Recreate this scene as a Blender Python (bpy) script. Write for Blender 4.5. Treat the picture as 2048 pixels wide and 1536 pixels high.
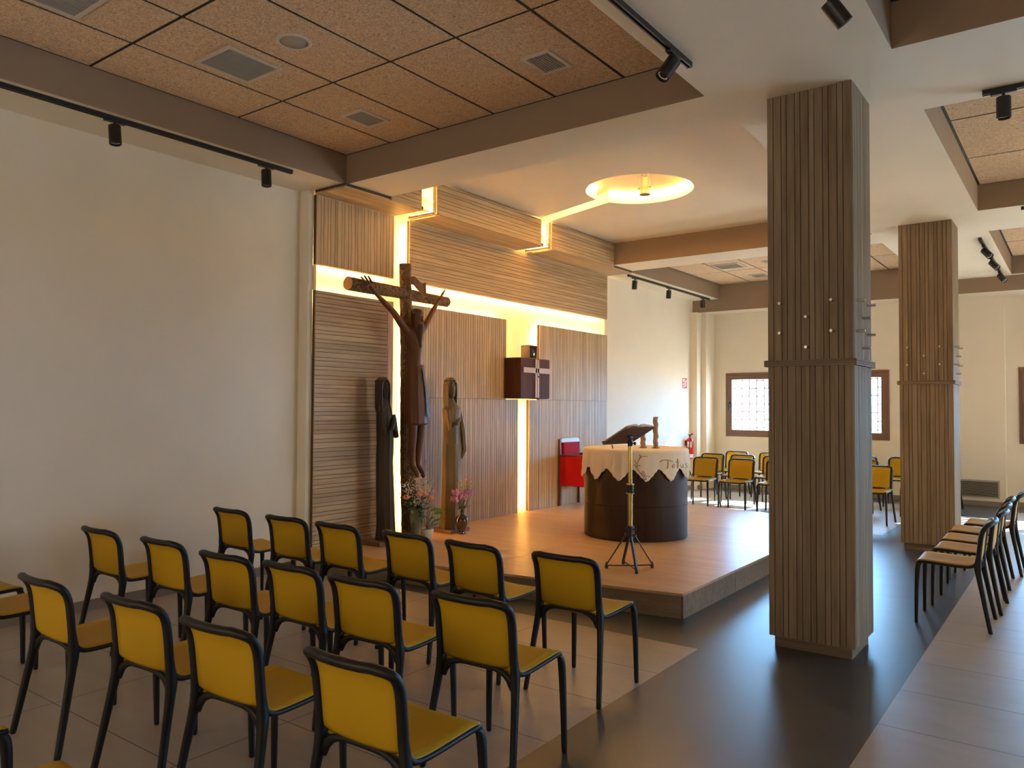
import bpy, bmesh, math, random
from mathutils import Vector, Matrix
random.seed(7)
SC = bpy.context.scene
COL = SC.collection
PI = math.pi
for _o in list(bpy.data.objects):
    bpy.data.objects.remove(_o)

# ------------------------------------------------------------------ camera
cam_d = bpy.data.cameras.new('camera')
cam = bpy.data.objects.new('camera', cam_d)
COL.objects.link(cam)
cam_d.sensor_width = 36
cam_d.lens = 27.194
cam_d.clip_start = 0.02
Rr = (0.8041523, 0.5943974, 0.0055455)
Ru = (0.0131948, -0.0271765, 0.9995436)
Rf = (-0.5942768, 0.8037121, 0.029697)
cam.matrix_world = Matrix(((Rr[0], Ru[0], -Rf[0], 0), (Rr[1], Ru[1], -Rf[1], 0), (Rr[2], Ru[2], -Rf[2], 1.6), (0, 0, 0, 1)))
SC.camera = cam

# ------------------------------------------------------------------ world, sun, exposure
W = bpy.data.worlds.new('sky')
SC.world = W
W.use_nodes = True
wn = W.node_tree
bg = wn.nodes['Background']
# sky seen through the far windows is blue and bright; toward the right and behind it is a paler, dimmer haze
_tc = wn.nodes.new('ShaderNodeTexCoord'); _sx = wn.nodes.new('ShaderNodeSeparateXYZ'); wn.links.new(_tc.outputs['Generated'], _sx.inputs[0])
def _mr(src, a, b, c, d):
    n = wn.nodes.new('ShaderNodeMapRange'); n.interpolation_type = 'SMOOTHSTEP'; wn.links.new(src, n.inputs[0])
    for i, v in enumerate((a, b, c, d)): n.inputs[i + 1].default_value = v
    return n.outputs[0]
_fy = _mr(_sx.outputs[1], .1, .75, 0, 1); _fn = _mr(_sx.outputs[1], -.75, -.2, 1, 0)
_m1 = wn.nodes.new('ShaderNodeMixRGB'); wn.links.new(_fy, _m1.inputs[0]); _m1.inputs[1].default_value = (11.2, 10.4, 7.8, 1); _m1.inputs[2].default_value = (5.2, 12.5, 22, 1)
_m2 = wn.nodes.new('ShaderNodeMixRGB'); wn.links.new(_fn, _m2.inputs[0]); wn.links.new(_m1.outputs[0], _m2.inputs[1]); _m2.inputs[2].default_value = (4.0, 3.1, 2.2, 1)
wn.links.new(_m2.outputs[0], bg.inputs[0]); bg.inputs[1].default_value = 1.0
sun_d = bpy.data.lights.new('sun', 'SUN')
sun_d.energy = 36
sun_d.angle = 0.009
sun_d.color = (1.0, 0.97, 0.90)
sun = bpy.data.objects.new('sun', sun_d)
COL.objects.link(sun)
sun.rotation_euler = Vector((-.448, -1, -.634)).to_track_quat('-Z', 'Y').to_euler()
SC.view_settings.view_transform = 'Standard'
SC.view_settings.look = 'None'
SC.view_settings.gamma = 1
SC.view_settings.exposure = 1.14
# window openings of the room: (axis, fixed coordinate, a0, a1, z0, z1)
WIN_BACK = [(-5.78, -2.78), (-.86, 2.2)]
WIN_RIGHT = [(7.0, 10.2), (12.4, 14.2)]
WZ0, WZ1 = 1.04, 2.30
WIN_NEAR = [(-5.9, -2.9), (-1.6, 1.4)]
RX = 4.6           # right wall
NY = -3.0          # near wall
def portal(name, loc, d, sx, sy):
    l = bpy.data.lights.new(name, 'AREA')
    l.shape = 'RECTANGLE'; l.size = sx; l.size_y = sy
    l.cycles.is_portal = True
    o = bpy.data.objects.new(name, l); COL.objects.link(o)
    o.location = loc
    o.rotation_euler = Vector(d).to_track_quat('-Z', 'Y').to_euler()
for i, (a, b) in enumerate(WIN_BACK):
    portal('window_portal', ((a + b) / 2, 15.45 if i == 0 else 15.65, (WZ0 + WZ1) / 2), (0, -1, 0), b - a, WZ1 - WZ0)
for a, b in WIN_NEAR:
    portal('window_portal', ((a + b) / 2, NY - .35, (WZ0 + WZ1) / 2), (0, 1, 0), b - a, WZ1 - WZ0)
for a, b in WIN_RIGHT:
    portal('window_portal', (RX + .35, (a + b) / 2, (WZ0 + WZ1) / 2), (-1, 0, 0), b - a, WZ1 - WZ0)

# ------------------------------------------------------------------ material helpers
def mat(name, col, rough=.5, metal=0, spec=.5, emit=None, estr=0, trans=0, alpha=1):
    m = bpy.data.materials.new(name); m.use_nodes = True
    b = m.node_tree.nodes['Principled BSDF']
    b.inputs['Base Color'].default_value = (*col, 1)
    b.inputs['Roughness'].default_value = rough
    b.inputs['Metallic'].default_value = metal
    b.inputs['Specular IOR Level'].default_value = spec
    if trans: b.inputs['Transmission Weight'].default_value = trans
    if emit:
        b.inputs['Emission Color'].default_value = (*emit, 1)
        b.inputs['Emission Strength'].default_value = estr
    return m
def N(m, t, **kw):
    n = m.node_tree.nodes.new(t)
    for k, v in kw.items(): setattr(n, k, v)
    return n
def L(m, a, b): m.node_tree.links.new(a, b)
def bsdf(m): return m.node_tree.nodes['Principled BSDF']
def M(m, op, a, b=None, c=None):
    n = N(m, 'ShaderNodeMath', operation=op)
    for i, v in enumerate((a, b, c)):
        if v is None: continue
        if isinstance(v, (int, float)): n.inputs[i].default_value = v
        else: L(m, v, n.inputs[i])
    return n.outputs[0]
def ramp(m, fac, stops):
    r = N(m, 'ShaderNodeValToRGB'); L(m, fac, r.inputs[0])
    e = r.color_ramp.elements
    while len(e) < len(stops): e.new(0.5)
    for x, (p, c) in zip(e, stops): x.position = p; x.color = (*c, 1)
    return r.outputs[0]
def coords(m, kind='Object', scale=(1, 1, 1)):
    t = N(m, 'ShaderNodeTexCoord'); mp = N(m, 'ShaderNodeMapping')
    mp.inputs['Scale'].default_value = scale
    L(m, t.outputs[kind], mp.inputs[0]); return mp.outputs[0]
def noise(m, v, s, det=4, rough=.55, dist=0):
    n = N(m, 'ShaderNodeTexNoise'); L(m, v, n.inputs['Vector'])
    n.inputs['Scale'].default_value = s; n.inputs['Detail'].default_value = det
    n.inputs['Roughness'].default_value = rough; n.inputs['Distortion'].default_value = dist
    return n.outputs[0]
def bump(m, h, st=.3, dist=.01):
    b = N(m, 'ShaderNodeBump'); b.inputs['Strength'].default_value = st; b.inputs['Distance'].default_value = dist
    L(m, h, b.inputs['Height']); L(m, b.outputs[0], bsdf(m).inputs['Normal'])
def paint(name, col, var=.03, rough=.7):
    m = mat(name, col, rough, spec=.3)
    n = noise(m, coords(m), 1.3, 3)
    lo = tuple(c * (1 - var) for c in col); hi = tuple(min(1, c * (1 + var)) for c in col)
    L(m, ramp(m, n, [(.3, lo), (.7, hi)]), bsdf(m).inputs['Base Color'])
    bump(m, noise(m, coords(m), 220, 2), .06, .002)
    return m
def wood(name, axis, c1, c2, rough=.5, island=True, spec=.35, grain=1.0, bstr=.15):
    """oak laminate, fibres along axis; every separate board shifts a little in tone"""
    m = mat(name, c1, rough, spec=spec)
    s = [46 * grain, 46 * grain, 46 * grain]; s[axis] = 1.6 * grain
    t = N(m, 'ShaderNodeTexCoord'); off = N(m, 'ShaderNodeVectorMath', operation='ADD')
    g = N(m, 'ShaderNodeNewGeometry')
    L(m, t.outputs['Object'], off.inputs[0])
    if island:
        sc = N(m, 'ShaderNodeVectorMath', operation='SCALE'); sc.inputs[0].default_value = (13, 17, 11)
        L(m, g.outputs['Random Per Island'], sc.inputs['Scale']); L(m, sc.outputs[0], off.inputs[1])
    mp = N(m, 'ShaderNodeMapping'); mp.inputs['Scale'].default_value = s; L(m, off.outputs[0], mp.inputs[0])
    n1 = noise(m, mp.outputs[0], 1.0, 6, .65, .4)
    s2 = [7 * grain] * 3; s2[axis] = .9 * grain
    mp2 = N(m, 'ShaderNodeMapping'); mp2.inputs['Scale'].default_value = s2; L(m, off.outputs[0], mp2.inputs[0])
    n2 = noise(m, mp2.outputs[0], 1.0, 3, .5, 1.2)
    f = M(m, 'ADD', M(m, 'MULTIPLY', n1, .65), M(m, 'MULTIPLY', n2, .35))
    if island:
        f = M(m, 'ADD', f, M(m, 'MULTIPLY', M(m, 'SUBTRACT', g.outputs['Random Per Island'], .5), .12))
    L(m, ramp(m, f, [(.32, c2), (.5, tuple((a + b) / 2 for a, b in zip(c1, c2))), (.66, c1)]), bsdf(m).inputs['Base Color'])
    bump(m, n1, bstr, .003)
    return m

OAK1, OAK2 = (.58, .42, .25), (.34, .23, .13)
M_white = paint('warm_white_paint', (.78, .72, .61))
M_ceil = paint('ceiling_paint', (.75, .68, .56))
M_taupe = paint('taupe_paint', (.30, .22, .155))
M_oakZ = wood('oak_boards_upright', 2, OAK1, OAK2)
M_oakY = wood('oak_boards_lengthwise', 1, OAK1, OAK2)
M_oakX = wood('oak_boards_crosswise', 0, OAK1, OAK2)
M_back = mat('dark_groove_backing', (.07, .045, .028), .8)
M_pilZ = wood('pillar_oak', 2, (.33, .26, .185), (.17, .128, .09), bstr=.35, spec=.05, rough=.7)
M_pilP = wood('pillar_plinth_oak', 0, (.26, .20, .15), (.15, .11, .08), .7, spec=.05)
M_plat = wood('platform_laminate', 0, (.76, .49, .26), (.55, .33, .165), .34, spec=.5, grain=.55, bstr=.06)
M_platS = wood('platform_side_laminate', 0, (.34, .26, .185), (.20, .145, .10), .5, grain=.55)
M_dark = wood('altar_dark_wood', 2, (.042, .018, .010), (.020, .009, .005), .5, island=False, spec=.25)
M_tab = wood('tabernacle_dark_wood', 2, (.10, .038, .020), (.05, .017, .010), .6, island=False, spec=.15)
M_black = mat('black_plastic', (.008, .008, .009), .45, spec=.35)
M_blackm = mat('black_metal', (.012, .011, .011), .38, spec=.5)
M_frame = mat('window_brown_metal', (.19, .105, .07), .45)
M_lens = mat('lens_daylight_white', (.8, .82, .85), .25)  # white base colour stands in for daylight reflected in the lenses
M_steel = mat('brushed_steel', (.55, .53, .50), .3, 1)
M_brass = mat('brass', (.62, .43, .16), .24, 1)
M_led = mat('warm_led_strip', (1, .8, .4), .5, emit=(1.0, .57, .17), estr=75)
M_led2 = mat('warm_led_rope', (1, .8, .4), .5, emit=(1.0, .57, .17), estr=115)
M_cove = mat('white_cove_paint', (.86, .73, .47), .7)
M_vent = mat('vent_white_metal', (.55, .49, .42), .5)
M_slat = mat('vent_slat_metal', (.40, .37, .33), .5)
M_grid = mat('black_ceiling_grid', (.012, .010, .009), .6)
M_shade = mat('shadow_black', (.01, .01, .01), .9)  # flat black that stands in for the shade inside vents and grille

M_tile = mat('wood_wool_board', (.4, .28, .18), .95, spec=.1)
_v = coords(M_tile)
_n = noise(M_tile, _v, 42, 6, .75, 2.2)
L(M_tile, ramp(M_tile, _n, [(.38, (.36, .235, .14)), (.5, (.66, .48, .32)), (.62, (.82, .64, .46))]), bsdf(M_tile).inputs['Base Color'])
bump(M_tile, _n, .5, .006)

# two-tone porcelain floor: grey aisle, beige fields under the ceiling bays
M_floor = mat('porcelain_floor', (.3, .25, .2), .33, spec=.9)
def build_floor_mat(m):
    t = N(m, 'ShaderNodeTexCoord'); sp = N(m, 'ShaderNodeSeparateXYZ'); L(m, t.outputs['Object'], sp.inputs[0])
    x, y = sp.outputs[0], sp.outputs[1]
    gt = lambda a, b: M(m, 'GREATER_THAN', a, b)
    lt = lambda a, b: M(m, 'LESS_THAN', a, b)
    mul = lambda a, b: M(m, 'MULTIPLY', a, b)
    def rect(x0, x1, y0, y1): return mul(mul(gt(x, x0), lt(x, x1)), mul(gt(y, y0), lt(y, y1)))
    field = M(m, 'MAXIMUM', M(m, 'MAXIMUM', rect(-9, -2.083, -9, 4.914), rect(-.868, 9, -9, 14.4)), rect(-9, -2.083, 10.75, 14.4))
    def joints(px, ox, py, oy, w=.0032):
        ax = M(m, 'ABSOLUTE', M(m, 'SUBTRACT', M(m, 'FLOORED_MODULO', M(m, 'ADD', x, 50 * px - ox + px / 2), px), px / 2))
        ay = M(m, 'ABSOLUTE', M(m, 'SUBTRACT', M(m, 'FLOORED_MODULO', M(m, 'ADD', y, 50 * py - oy + py / 2), py), py / 2))
        return M(m, 'MAXIMUM', lt(ax, w), lt(ay, w))
    j1 = joints(.6075, -2.083, 1.198, 4.914)
    j2 = joints(1.198, -.868, .599, 4.914)
    mx = M(m, 'ADD', mul(field, j2), mul(M(m, 'SUBTRACT', 1, field), j1))
    v = coords(m, scale=(1, 3.2, 1))
    n = noise(m, v, 2.2, 6, .6, .6)
    beige = ramp(m, n, [(.3, (.34, .285, .235)), (.7, (.42, .36, .30))])
    grey = ramp(m, n, [(.3, (.040, .041, .043)), (.7, (.060, .061, .064))])
    mix = N(m, 'ShaderNodeMixRGB'); L(m, field, mix.inputs[0]); L(m, grey, mix.inputs[1]); L(m, beige, mix.inputs[2])
    mj = N(m, 'ShaderNodeMixRGB'); L(m, mx, mj.inputs[0]); L(m, mix.outputs[0], mj.inputs[1]); mj.inputs[2].default_value = (.05, .045, .04, 1)
    L(m, mj.outputs[0], bsdf(m).inputs['Base Color'])
    L(m, M(m, 'ADD', .27, mul(n, .14)), bsdf(m).inputs['Roughness'])
    bump(m, M(m, 'SUBTRACT', M(m, 'MULTIPLY', n, .25), mx), .15, .002)
build_floor_mat(M_floor)

# ------------------------------------------------------------------ mesh helpers
def new(name, bm, mats, parent=None, smooth=False, bevel=0, loc=None):
    me = bpy.data.meshes.new(name)
    bmesh.ops.recalc_face_normals(bm, faces=bm.faces[:])
    bm.to_mesh(me); bm.free()
    for m in (mats if isinstance(mats, (list, tuple)) else [mats]): me.materials.append(m)
    if smooth:
        for p in me.polygons: p.use_smooth = True
    o = bpy.data.objects.new(name, me); COL.objects.link(o)
    if parent: o.parent = parent
    if loc: o.location = loc
    if bevel:
        b = o.modifiers.new('bevel', 'BEVEL'); b.width = bevel; b.segments = 2; b.limit_method = 'ANGLE'; b.angle_limit = .8
    if smooth and smooth != 2:
        e = o.modifiers.new('split', 'EDGE_SPLIT'); e.split_angle = .7
    return o
def empty(name, loc=(0, 0, 0), rz=0):
    o = bpy.data.objects.new(name, None); COL.objects.link(o); o.location = loc; o.rotation_euler = (0, 0, rz); o.empty_display_size = .1
    return o
def tag(o, label=None, cat=None, group=None, kind=None):
    if label: o['label'] = label
    if cat: o['category'] = cat
    if group: o['group'] = group
    if kind: o['kind'] = kind
    return o
def struct(o, label=None):
    o['kind'] = 'structure'
    if label: o['label'] = label
    return o
def box(bm, x0, x1, y0, y1, z0, z1, mi=0):
    v = [bm.verts.new((x, y, z)) for x in (x0, x1) for y in (y0, y1) for z in (z0, z1)]
    for f in ((0, 1, 3, 2), (4, 6, 7, 5), (0, 4, 5, 1), (2, 3, 7, 6), (0, 2, 6, 4), (1, 5, 7, 3)):
        bm.faces.new([v[i] for i in f]).material_index = mi
    return v
def boxm(name, dims, m, parent=None, bevel=0):
    bm = bmesh.new()
    for d in (dims if isinstance(dims[0], (tuple, list)) else [dims]): box(bm, *d)
    return new(name, bm, m, parent, bevel=bevel)
def ring(bm, pts): return [bm.verts.new(p) for p in pts]
def loft(bm, rings, cap=True, close=True, mi=0):
    rs = [ring(bm, r) for r in rings]
    n = len(rs[0])
    for a, b in zip(rs, rs[1:]):
        for i in range(n if close else n - 1):
            j = (i + 1) % n
            try: bm.faces.new((a[i], a[j], b[j], b[i])).material_index = mi
            except ValueError: pass
    if cap:
        bm.faces.new(list(reversed(rs[0]))).material_index = mi; bm.faces.new(rs[-1]).material_index = mi
    return rs
def tube(bm, pts, rad, n=8, cap=True, closed=False, up=Vector((0, 0, 1)), ry=None, mi=0):
    pts = [Vector(p) for p in pts]; N_ = len(pts)
    rr = rad if isinstance(rad, (list, tuple)) else [rad] * N_
    ryy = ry if isinstance(ry, (list, tuple)) else ([ry] * N_ if ry else rr)
    rings = []
    prev = None
    for i, p in enumerate(pts):
        if closed: t = pts[(i + 1) % N_] - pts[i - 1]
        else: t = pts[min(i + 1, N_ - 1)] - pts[max(i - 1, 0)]
        t.normalize()
        ref = prev if prev else (up if abs(t.dot(up)) < .95 else Vector((1, 0, 0)))
        a = ref - t * ref.dot(t)
        if a.length < 1e-5: a = t.orthogonal()
        a.normalize(); b = t.cross(a); prev = a
        rings.append([p + a * (rr[i] * math.cos(2 * PI * k / n)) + b * (ryy[i] * math.sin(2 * PI * k / n)) for k in range(n)])
    if closed:
        rs = [ring(bm, r) for r in rings]
        for i in range(N_):
            a, b = rs[i], rs[(i + 1) % N_]
            for k in range(n): bm.faces.new((a[k], a[(k + 1) % n], b[(k + 1) % n], b[k])).material_index = mi
    else: loft(bm, rings, cap, mi=mi)
def lathe(bm, prof, c=(0, 0, 0), n=32, cap=True, mi=0):
    loft(bm, [[(c[0] + r * math.cos(2 * PI * k / n), c[1] + r * math.sin(2 * PI * k / n), c[2] + z) for k in range(n)] for r, z in prof], cap, mi=mi)
def ellipsoid(bm, c, r, rot=None, nu=12, nv=8, mi=0):
    Rm = rot or Matrix.Identity(3)
    rings = []
    for i in range(1, nv):
        th = PI * i / nv
        rings.append([Vector(c) + Rm @ Vector((r[0] * math.sin(th) * math.cos(2 * PI * k / nu), r[1] * math.sin(th) * math.sin(2 * PI * k / nu), r[2] * math.cos(th))) for k in range(nu)])
    rs = [ring(bm, x) for x in rings]
    for a, b in zip(rs, rs[1:]):
        for k in range(nu): bm.faces.new((a[k], a[(k + 1) % nu], b[(k + 1) % nu], b[k])).material_index = mi
    t = bm.verts.new(Vector(c) + Rm @ Vector((0, 0, r[2]))); u = bm.verts.new(Vector(c) - Rm @ Vector((0, 0, r[2])))
    for k in range(nu):
        bm.faces.new((t, rs[0][(k + 1) % nu], rs[0][k])).material_index = mi
        bm.faces.new((u, rs[-1][k], rs[-1][(k + 1) % nu])).material_index = mi
def kids(o): return [c for c in bpy.data.objects if c.parent == o]
def copy_tree(o, parent=None, ch=None):
    c = o.copy(); COL.objects.link(c)
    if parent: c.parent = parent
    for k in kids(o): copy_tree(k, c)
    return c

# ================================================================== ROOM SHELL
CZ, TZ, WL = 3.73, 4.005, -6.25
struct(boxm('floor', (WL - .3, RX + .3, NY - .3, 15.6, -.2, 0), M_floor))
bm = bmesh.new()
box(bm, WL - .25, WL, NY, 4.89, 0, 4.3)
box(bm, WL - .25, -6.20, 4.89, 10.745, 0, 4.3)           # behind the wood panelling
box(bm, WL - .25, WL, 10.745, 15.4, 0, 4.3)
box(bm, -6.2, -6.118, 4.89, 4.949, 0, 3.735)                 # white return beside the panelling
box(bm, WL, -6.12, 14.40, 14.62, 0, 3.49); box(bm, WL, -6.02, 14.62, 15.06, 0, 3.49)
struct(new('wall_left', bm, M_white))
def wall_with_holes(name, axis, f0, f1, a0, a1, z1, holes, m):
    """a wall slab between f0 and f1 (thickness), running a0..a1, window holes (b0,b1,zb,zt)"""
    bm = bmesh.new(); cur = a0
    def bx(p, q, z0, zz):
        if axis == 'y': box(bm, p, q, f0, f1, z0, zz)
        else: box(bm, f0, f1, p, q, z0, zz)
    for b0, b1, zb, zt in holes:
        bx(cur, b0, 0, z1); bx(b0, b1, 0, zb); bx(b0, b1, zt, z1); cur = b1
    bx(cur, a1, 0, z1)
    return struct(new(name, bm, m))
wall_with_holes('wall_far', 'y', 15.05, 15.42, WL, -1.04, 3.6, [(*WIN_BACK[0], WZ0, WZ1)], M_white)
wall_with_holes('wall_far_recess', 'y', 15.22, 15.6, -1.04, RX + .3, 3.8, [(*WIN_BACK[1], WZ0, WZ1)], M_white).name = 'wall_back'
wall_with_holes('wall_right', 'x', RX, RX + .3, NY, 15.4, 4.3, [(a, b, WZ0, WZ1) for a, b in WIN_RIGHT], M_white)
wall_with_holes('wall_near', 'y', NY - .3, NY, WL - .25, RX + .3, 4.3, [(a, b, WZ0, WZ1) for a, b in WIN_NEAR], M_white)

# ceiling: dropped beams around the bays; vertical faces are taupe
bm = bmesh.new()
H = 4.3
for b in [(WL, -5.67, NY, 4.975, CZ, H), (WL, -5.76, 4.975, 10.745, 3.86, H), (WL, -5.71, 10.745, 14.5, CZ, H),
          (-5.6, -2.056, 4.975, 5.532, CZ, H), (-5.6, -2.056, 10.15, 10.76, CZ, H), (-5.76, -5.6, 4.975, 5.532, CZ, H), (-5.71, -5.6, 10.15, 10.76, CZ, H),
          (-2.056, -.888, NY, 14.5, CZ, H), (-.888, RX, 4.96, 6.11, CZ, H), (-.888, RX, 9.58, 10.746, CZ, H), (-.888, RX, 14.36, 14.5, CZ, H),
          (2.7, RX, NY, 14.5, CZ, H), (WL, RX, NY, -1.05, CZ, H), (WL, RX, 14.5, 15.6, 3.49, H), (WL, RX, NY, 15.6, H, H + .15)]:
    box(bm, *b)
bmesh.ops.recalc_face_normals(bm, faces=bm.faces[:])
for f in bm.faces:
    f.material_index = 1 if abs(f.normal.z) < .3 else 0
ceiling = struct(new('ceiling', bm, [M_ceil, M_taupe]))

def tile_field(x0, x1, y0, y1, gx, gy, z=TZ):
    """wood-wool boards on a black grid, joints through gx, gy"""
    bm = bmesh.new()
    xs = [x0]; a = gx
    while a > x0 + .02: a -= .6
    a += .6
    while a < x1 - .02: xs.append(a); a += .6
    xs.append(x1)
    ys = [y0]; a = gy
    while a > y0 + .02: a -= 1.2
    a += 1.2
    while a < y1 - .02: ys.append(a); a += 1.2
    ys.append(y1)
    w = .0135
    for i in range(len(xs) - 1):
        for j in range(len(ys) - 1):
            e0, e1 = (.026 if i == 0 else w), (.026 if i == len(xs) - 2 else w); f0, f1 = (.026 if j == 0 else w), (.026 if j == len(ys) - 2 else w)
            box(bm, xs[i] + e0, xs[i + 1] - e1, ys[j] + f0, ys[j + 1] - f1, z, z + .006, 0)
    box(bm, x0, x1, y0, y1, z + .0055, z + .05, 1)
    return new('acoustic_board_field', bm, [M_tile, M_grid], ceiling)
tile_field(-5.67, -2.056, -1.05, 4.975, -5.065, 3.777)
tile_field(-5.71, -2.056, 10.76, 14.5, -5.07, 13.12)
tile_field(-.888, 2.7, -1.05, 4.96, -.27, 3.777)
tile_field(-.888, 2.7, 6.11, 9.58, -.29, 7.30)
tile_field(-.888, 2.7, 10.746, 14.36, -.29, 13.08)
# plaster canopy plate over the altar with its slot and round opening (a plain polygon, open to the left)
cc = Vector((-4.0, 7.8)); R0 = .60
def circ_hit(p, d):
    p = Vector(p) - cc; d = Vector(d).normalized(); b = p.dot(d); c = p.length_squared - R0 * R0
    return Vector(p) + cc + d * (-b - math.sqrt(b * b - c))
sd = (1.016, -.349)
pa = circ_hit((-5.62, 8.225), sd); pb = circ_hit((-5.62, 8.44), sd)
a0 = math.atan2(pa.y - cc.y, pa.x - cc.x); a1 = math.atan2(pb.y - cc.y, pb.x - cc.x)
a0 = a0 % (2 * PI); a1 = a1 % (2 * PI)
arc = []
n = 60; span = (a0 - a1) % (2 * PI)
if span > PI: angs = [a0 - span * k / n for k in range(n + 1)]
else: angs = [a0 + (2 * PI - span) * k / n for k in range(n + 1)]
arc = [(cc.x + R0 * math.cos(t), cc.y + R0 * math.sin(t)) for t in angs]
poly = [(-5.76, 5.532), (-5.62, 5.532), (-2.056, 5.532), (-2.056, 10.15), (-5.76, 10.15), (-5.76, 8.44), (-5.62, 8.44)] + list(reversed(arc)) + [(-5.62, 8.225), (-5.76, 8.225)]
bm = bmesh.new()
vs = [bm.verts.new((x, y, 4.055)) for x, y in poly]
f = bm.faces.new(vs)
r = bmesh.ops.extrude_face_region(bm, geom=[f])
for v in r['geom']:
    if isinstance(v, bmesh.types.BMVert): v.co.z = 4.185
bmesh.ops.triangulate(bm, faces=[q for q in bm.faces if len(q.verts) > 4], ngon_method='EAR_CLIP')
canopy = new('canopy_plate', bm, M_ceil, ceiling)
bm = bmesh.new(); box(bm, -5.76, -2.056, 5.532, 10.15, 4.185, 4.25); new('canopy_cap', bm, M_cove, ceiling)
# led line in the ceiling opening
bm = bmesh.new()
arcv = [(cc.x + (R0 - .012) * math.cos(t), cc.y + (R0 - .012) * math.sin(t), 4.176) for t in angs]
tube(bm, arcv, .006, 6)
for q, e in (((-5.70, 8.245), (pa.x, pa.y + .02)),):
    tube(bm, [(q[0], q[1], 4.176), (e[0] - .05, e[1] + .025, 4.176)], .0035, 6)
tag(new('led_strip', bm, M_led2, ceiling), 'glowing warm light line')

# baseboards
M_base = mat('skirting_tile', (.23, .19, .155), .45)
struct(boxm('baseboard_left', [(WL, WL + .012, NY, 4.89, 0, .082), (WL, WL + .012, 10.9, 14.4, 0, .082), (-6.12, -6.108, 14.4, 14.62, 0, .082)], M_base))
struct(boxm('baseboard_far', [(-6.02, -1.04, 15.038, 15.05, 0, .082), (-1.04, RX, 15.208, 15.22, 0, .082)], M_base))
struct(boxm('baseboard_right', (RX - .012, RX, NY, 15.2, 0, .082), M_base))

# ------------------------------------------------------------------ windows
M_glass = bpy.data.materials.new('window_glass'); M_glass.use_nodes = True
nt = M_glass.node_tree; nt.nodes.clear()
o_ = nt.nodes.new('ShaderNodeOutputMaterial'); tr = nt.nodes.new('ShaderNodeBsdfTransparent'); gl = nt.nodes.new('ShaderNodeBsdfGlossy')
mx = nt.nodes.new('ShaderNodeMixShader'); mx.inputs[0].default_value = .06; gl.inputs['Roughness'].default_value = .02
nt.links.new(tr.outputs[0], mx.inputs[1]); nt.links.new(gl.outputs[0], mx.inputs[2]); nt.links.new(mx.outputs[0], o_.inputs[0])
M_grille = mat('grille_metal', (.30, .24, .24), .5)
def window(n, axis, f, a0, a1, z0, z1, inward, sashes=2, grille=True):
    """window in a wall whose room face is at f; inward = -1 if the room lies at smaller coordinates"""
    root = empty('window_%d' % n); struct(root)
    s = -inward
    def B(bm, p, q, d0, d1, zz0, zz1, mi=0):
        d0, d1 = sorted((f + s * d0, f + s * d1))
        if axis == 'y': box(bm, p, q, d0, d1, zz0, zz1, mi)
        else: box(bm, d0, d1, p, q, zz0, zz1, mi)
    def rectframe(name, p, q, zz0, zz1, w, d0, d1, par):
        bm = bmesh.new()
        B(bm, p, q, d0, d1, zz0, zz0 + w); B(bm, p, q, d0, d1, zz1 - w, zz1)
        B(bm, p, p + w, d0, d1, zz0 + w, zz1 - w); B(bm, q - w, q, d0, d1, zz0 + w, zz1 - w)
        return new(name, bm, M_frame, par, bevel=.004)
    rectframe('frame', a0, a1, z0, z1, .055, -.02, .09, root)
    wd = (a1 - a0 - .11) / sashes
    for k in range(sashes):
        p = a0 + .055 + k * wd
        sash = rectframe('sash', p - (.008 if k == 0 else -.002), p + wd + (.008 if k == sashes - 1 else -.002), z0 + .047, z1 - .047, .085, -.035, .05, root)
        bm = bmesh.new(); B(bm, p + .07, p + wd - .07, .01, .016, z0 + .12, z1 - .12); new('pane', bm, M_glass, sash)
    bm = bmesh.new()                                         # lever handle
    hx = a0 + .095
    B(bm, hx - .016, hx + .016, -.05, -.035, (z0 + z1) / 2 - .06, (z0 + z1) / 2 + .05)
    B(bm, hx - .010, hx + .010, -.085, -.05, (z0 + z1) / 2 - .015, (z0 + z1) / 2 + .012)
    B(bm, hx - .011, hx + .011, -.09, -.07, (z0 + z1) / 2 - .12, (z0 + z1) / 2 + .012)
    new('handle', bm, M_black, root, bevel=.004)
    if grille:
        bm = bmesh.new(); t = .006; t = .012; p = a0 + .1; w = .148; hgt = .312; k = 0
        while p < a1:
            B(bm, p - t, p + t, .22, .232, z0, z1)
            zz = z0 + (.18 if k % 2 else .024)
            while zz < z1: B(bm, p, p + w, .22, .232, zz - t, zz + t); zz += hgt
            p += w; k += 1
        new('grille', bm, M_grille, root)
    bm = bmesh.new(); B(bm, a0 - .01, a1 + .01, .24, .42, z0 - .04, z0); new('outer_sill', bm, M_frame, root)
    return root
window(1, 'y', 15.05, *WIN_BACK[0], WZ0, WZ1, -1, 2)
window(2, 'y', 15.22, *WIN_BACK[1], WZ0, WZ1, -1, 2)
for i, (a, b) in enumerate(WIN_RIGHT): window(3 + i, 'x', RX, a, b, WZ0, WZ1, -1, 2, grille=False)
for i, (a, b) in enumerate(WIN_NEAR): window(5 + i, 'y', NY, a, b, WZ0, WZ1, 1, 2, grille=False)
# sunlit yard outside
M_yard = mat('pale_yard', (.5, .47, .40), .9)
struct(boxm('ground_outside', (-30, 34, 15.9, 50, -.6, -.3), M_yard)).name = 'ground'

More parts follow.
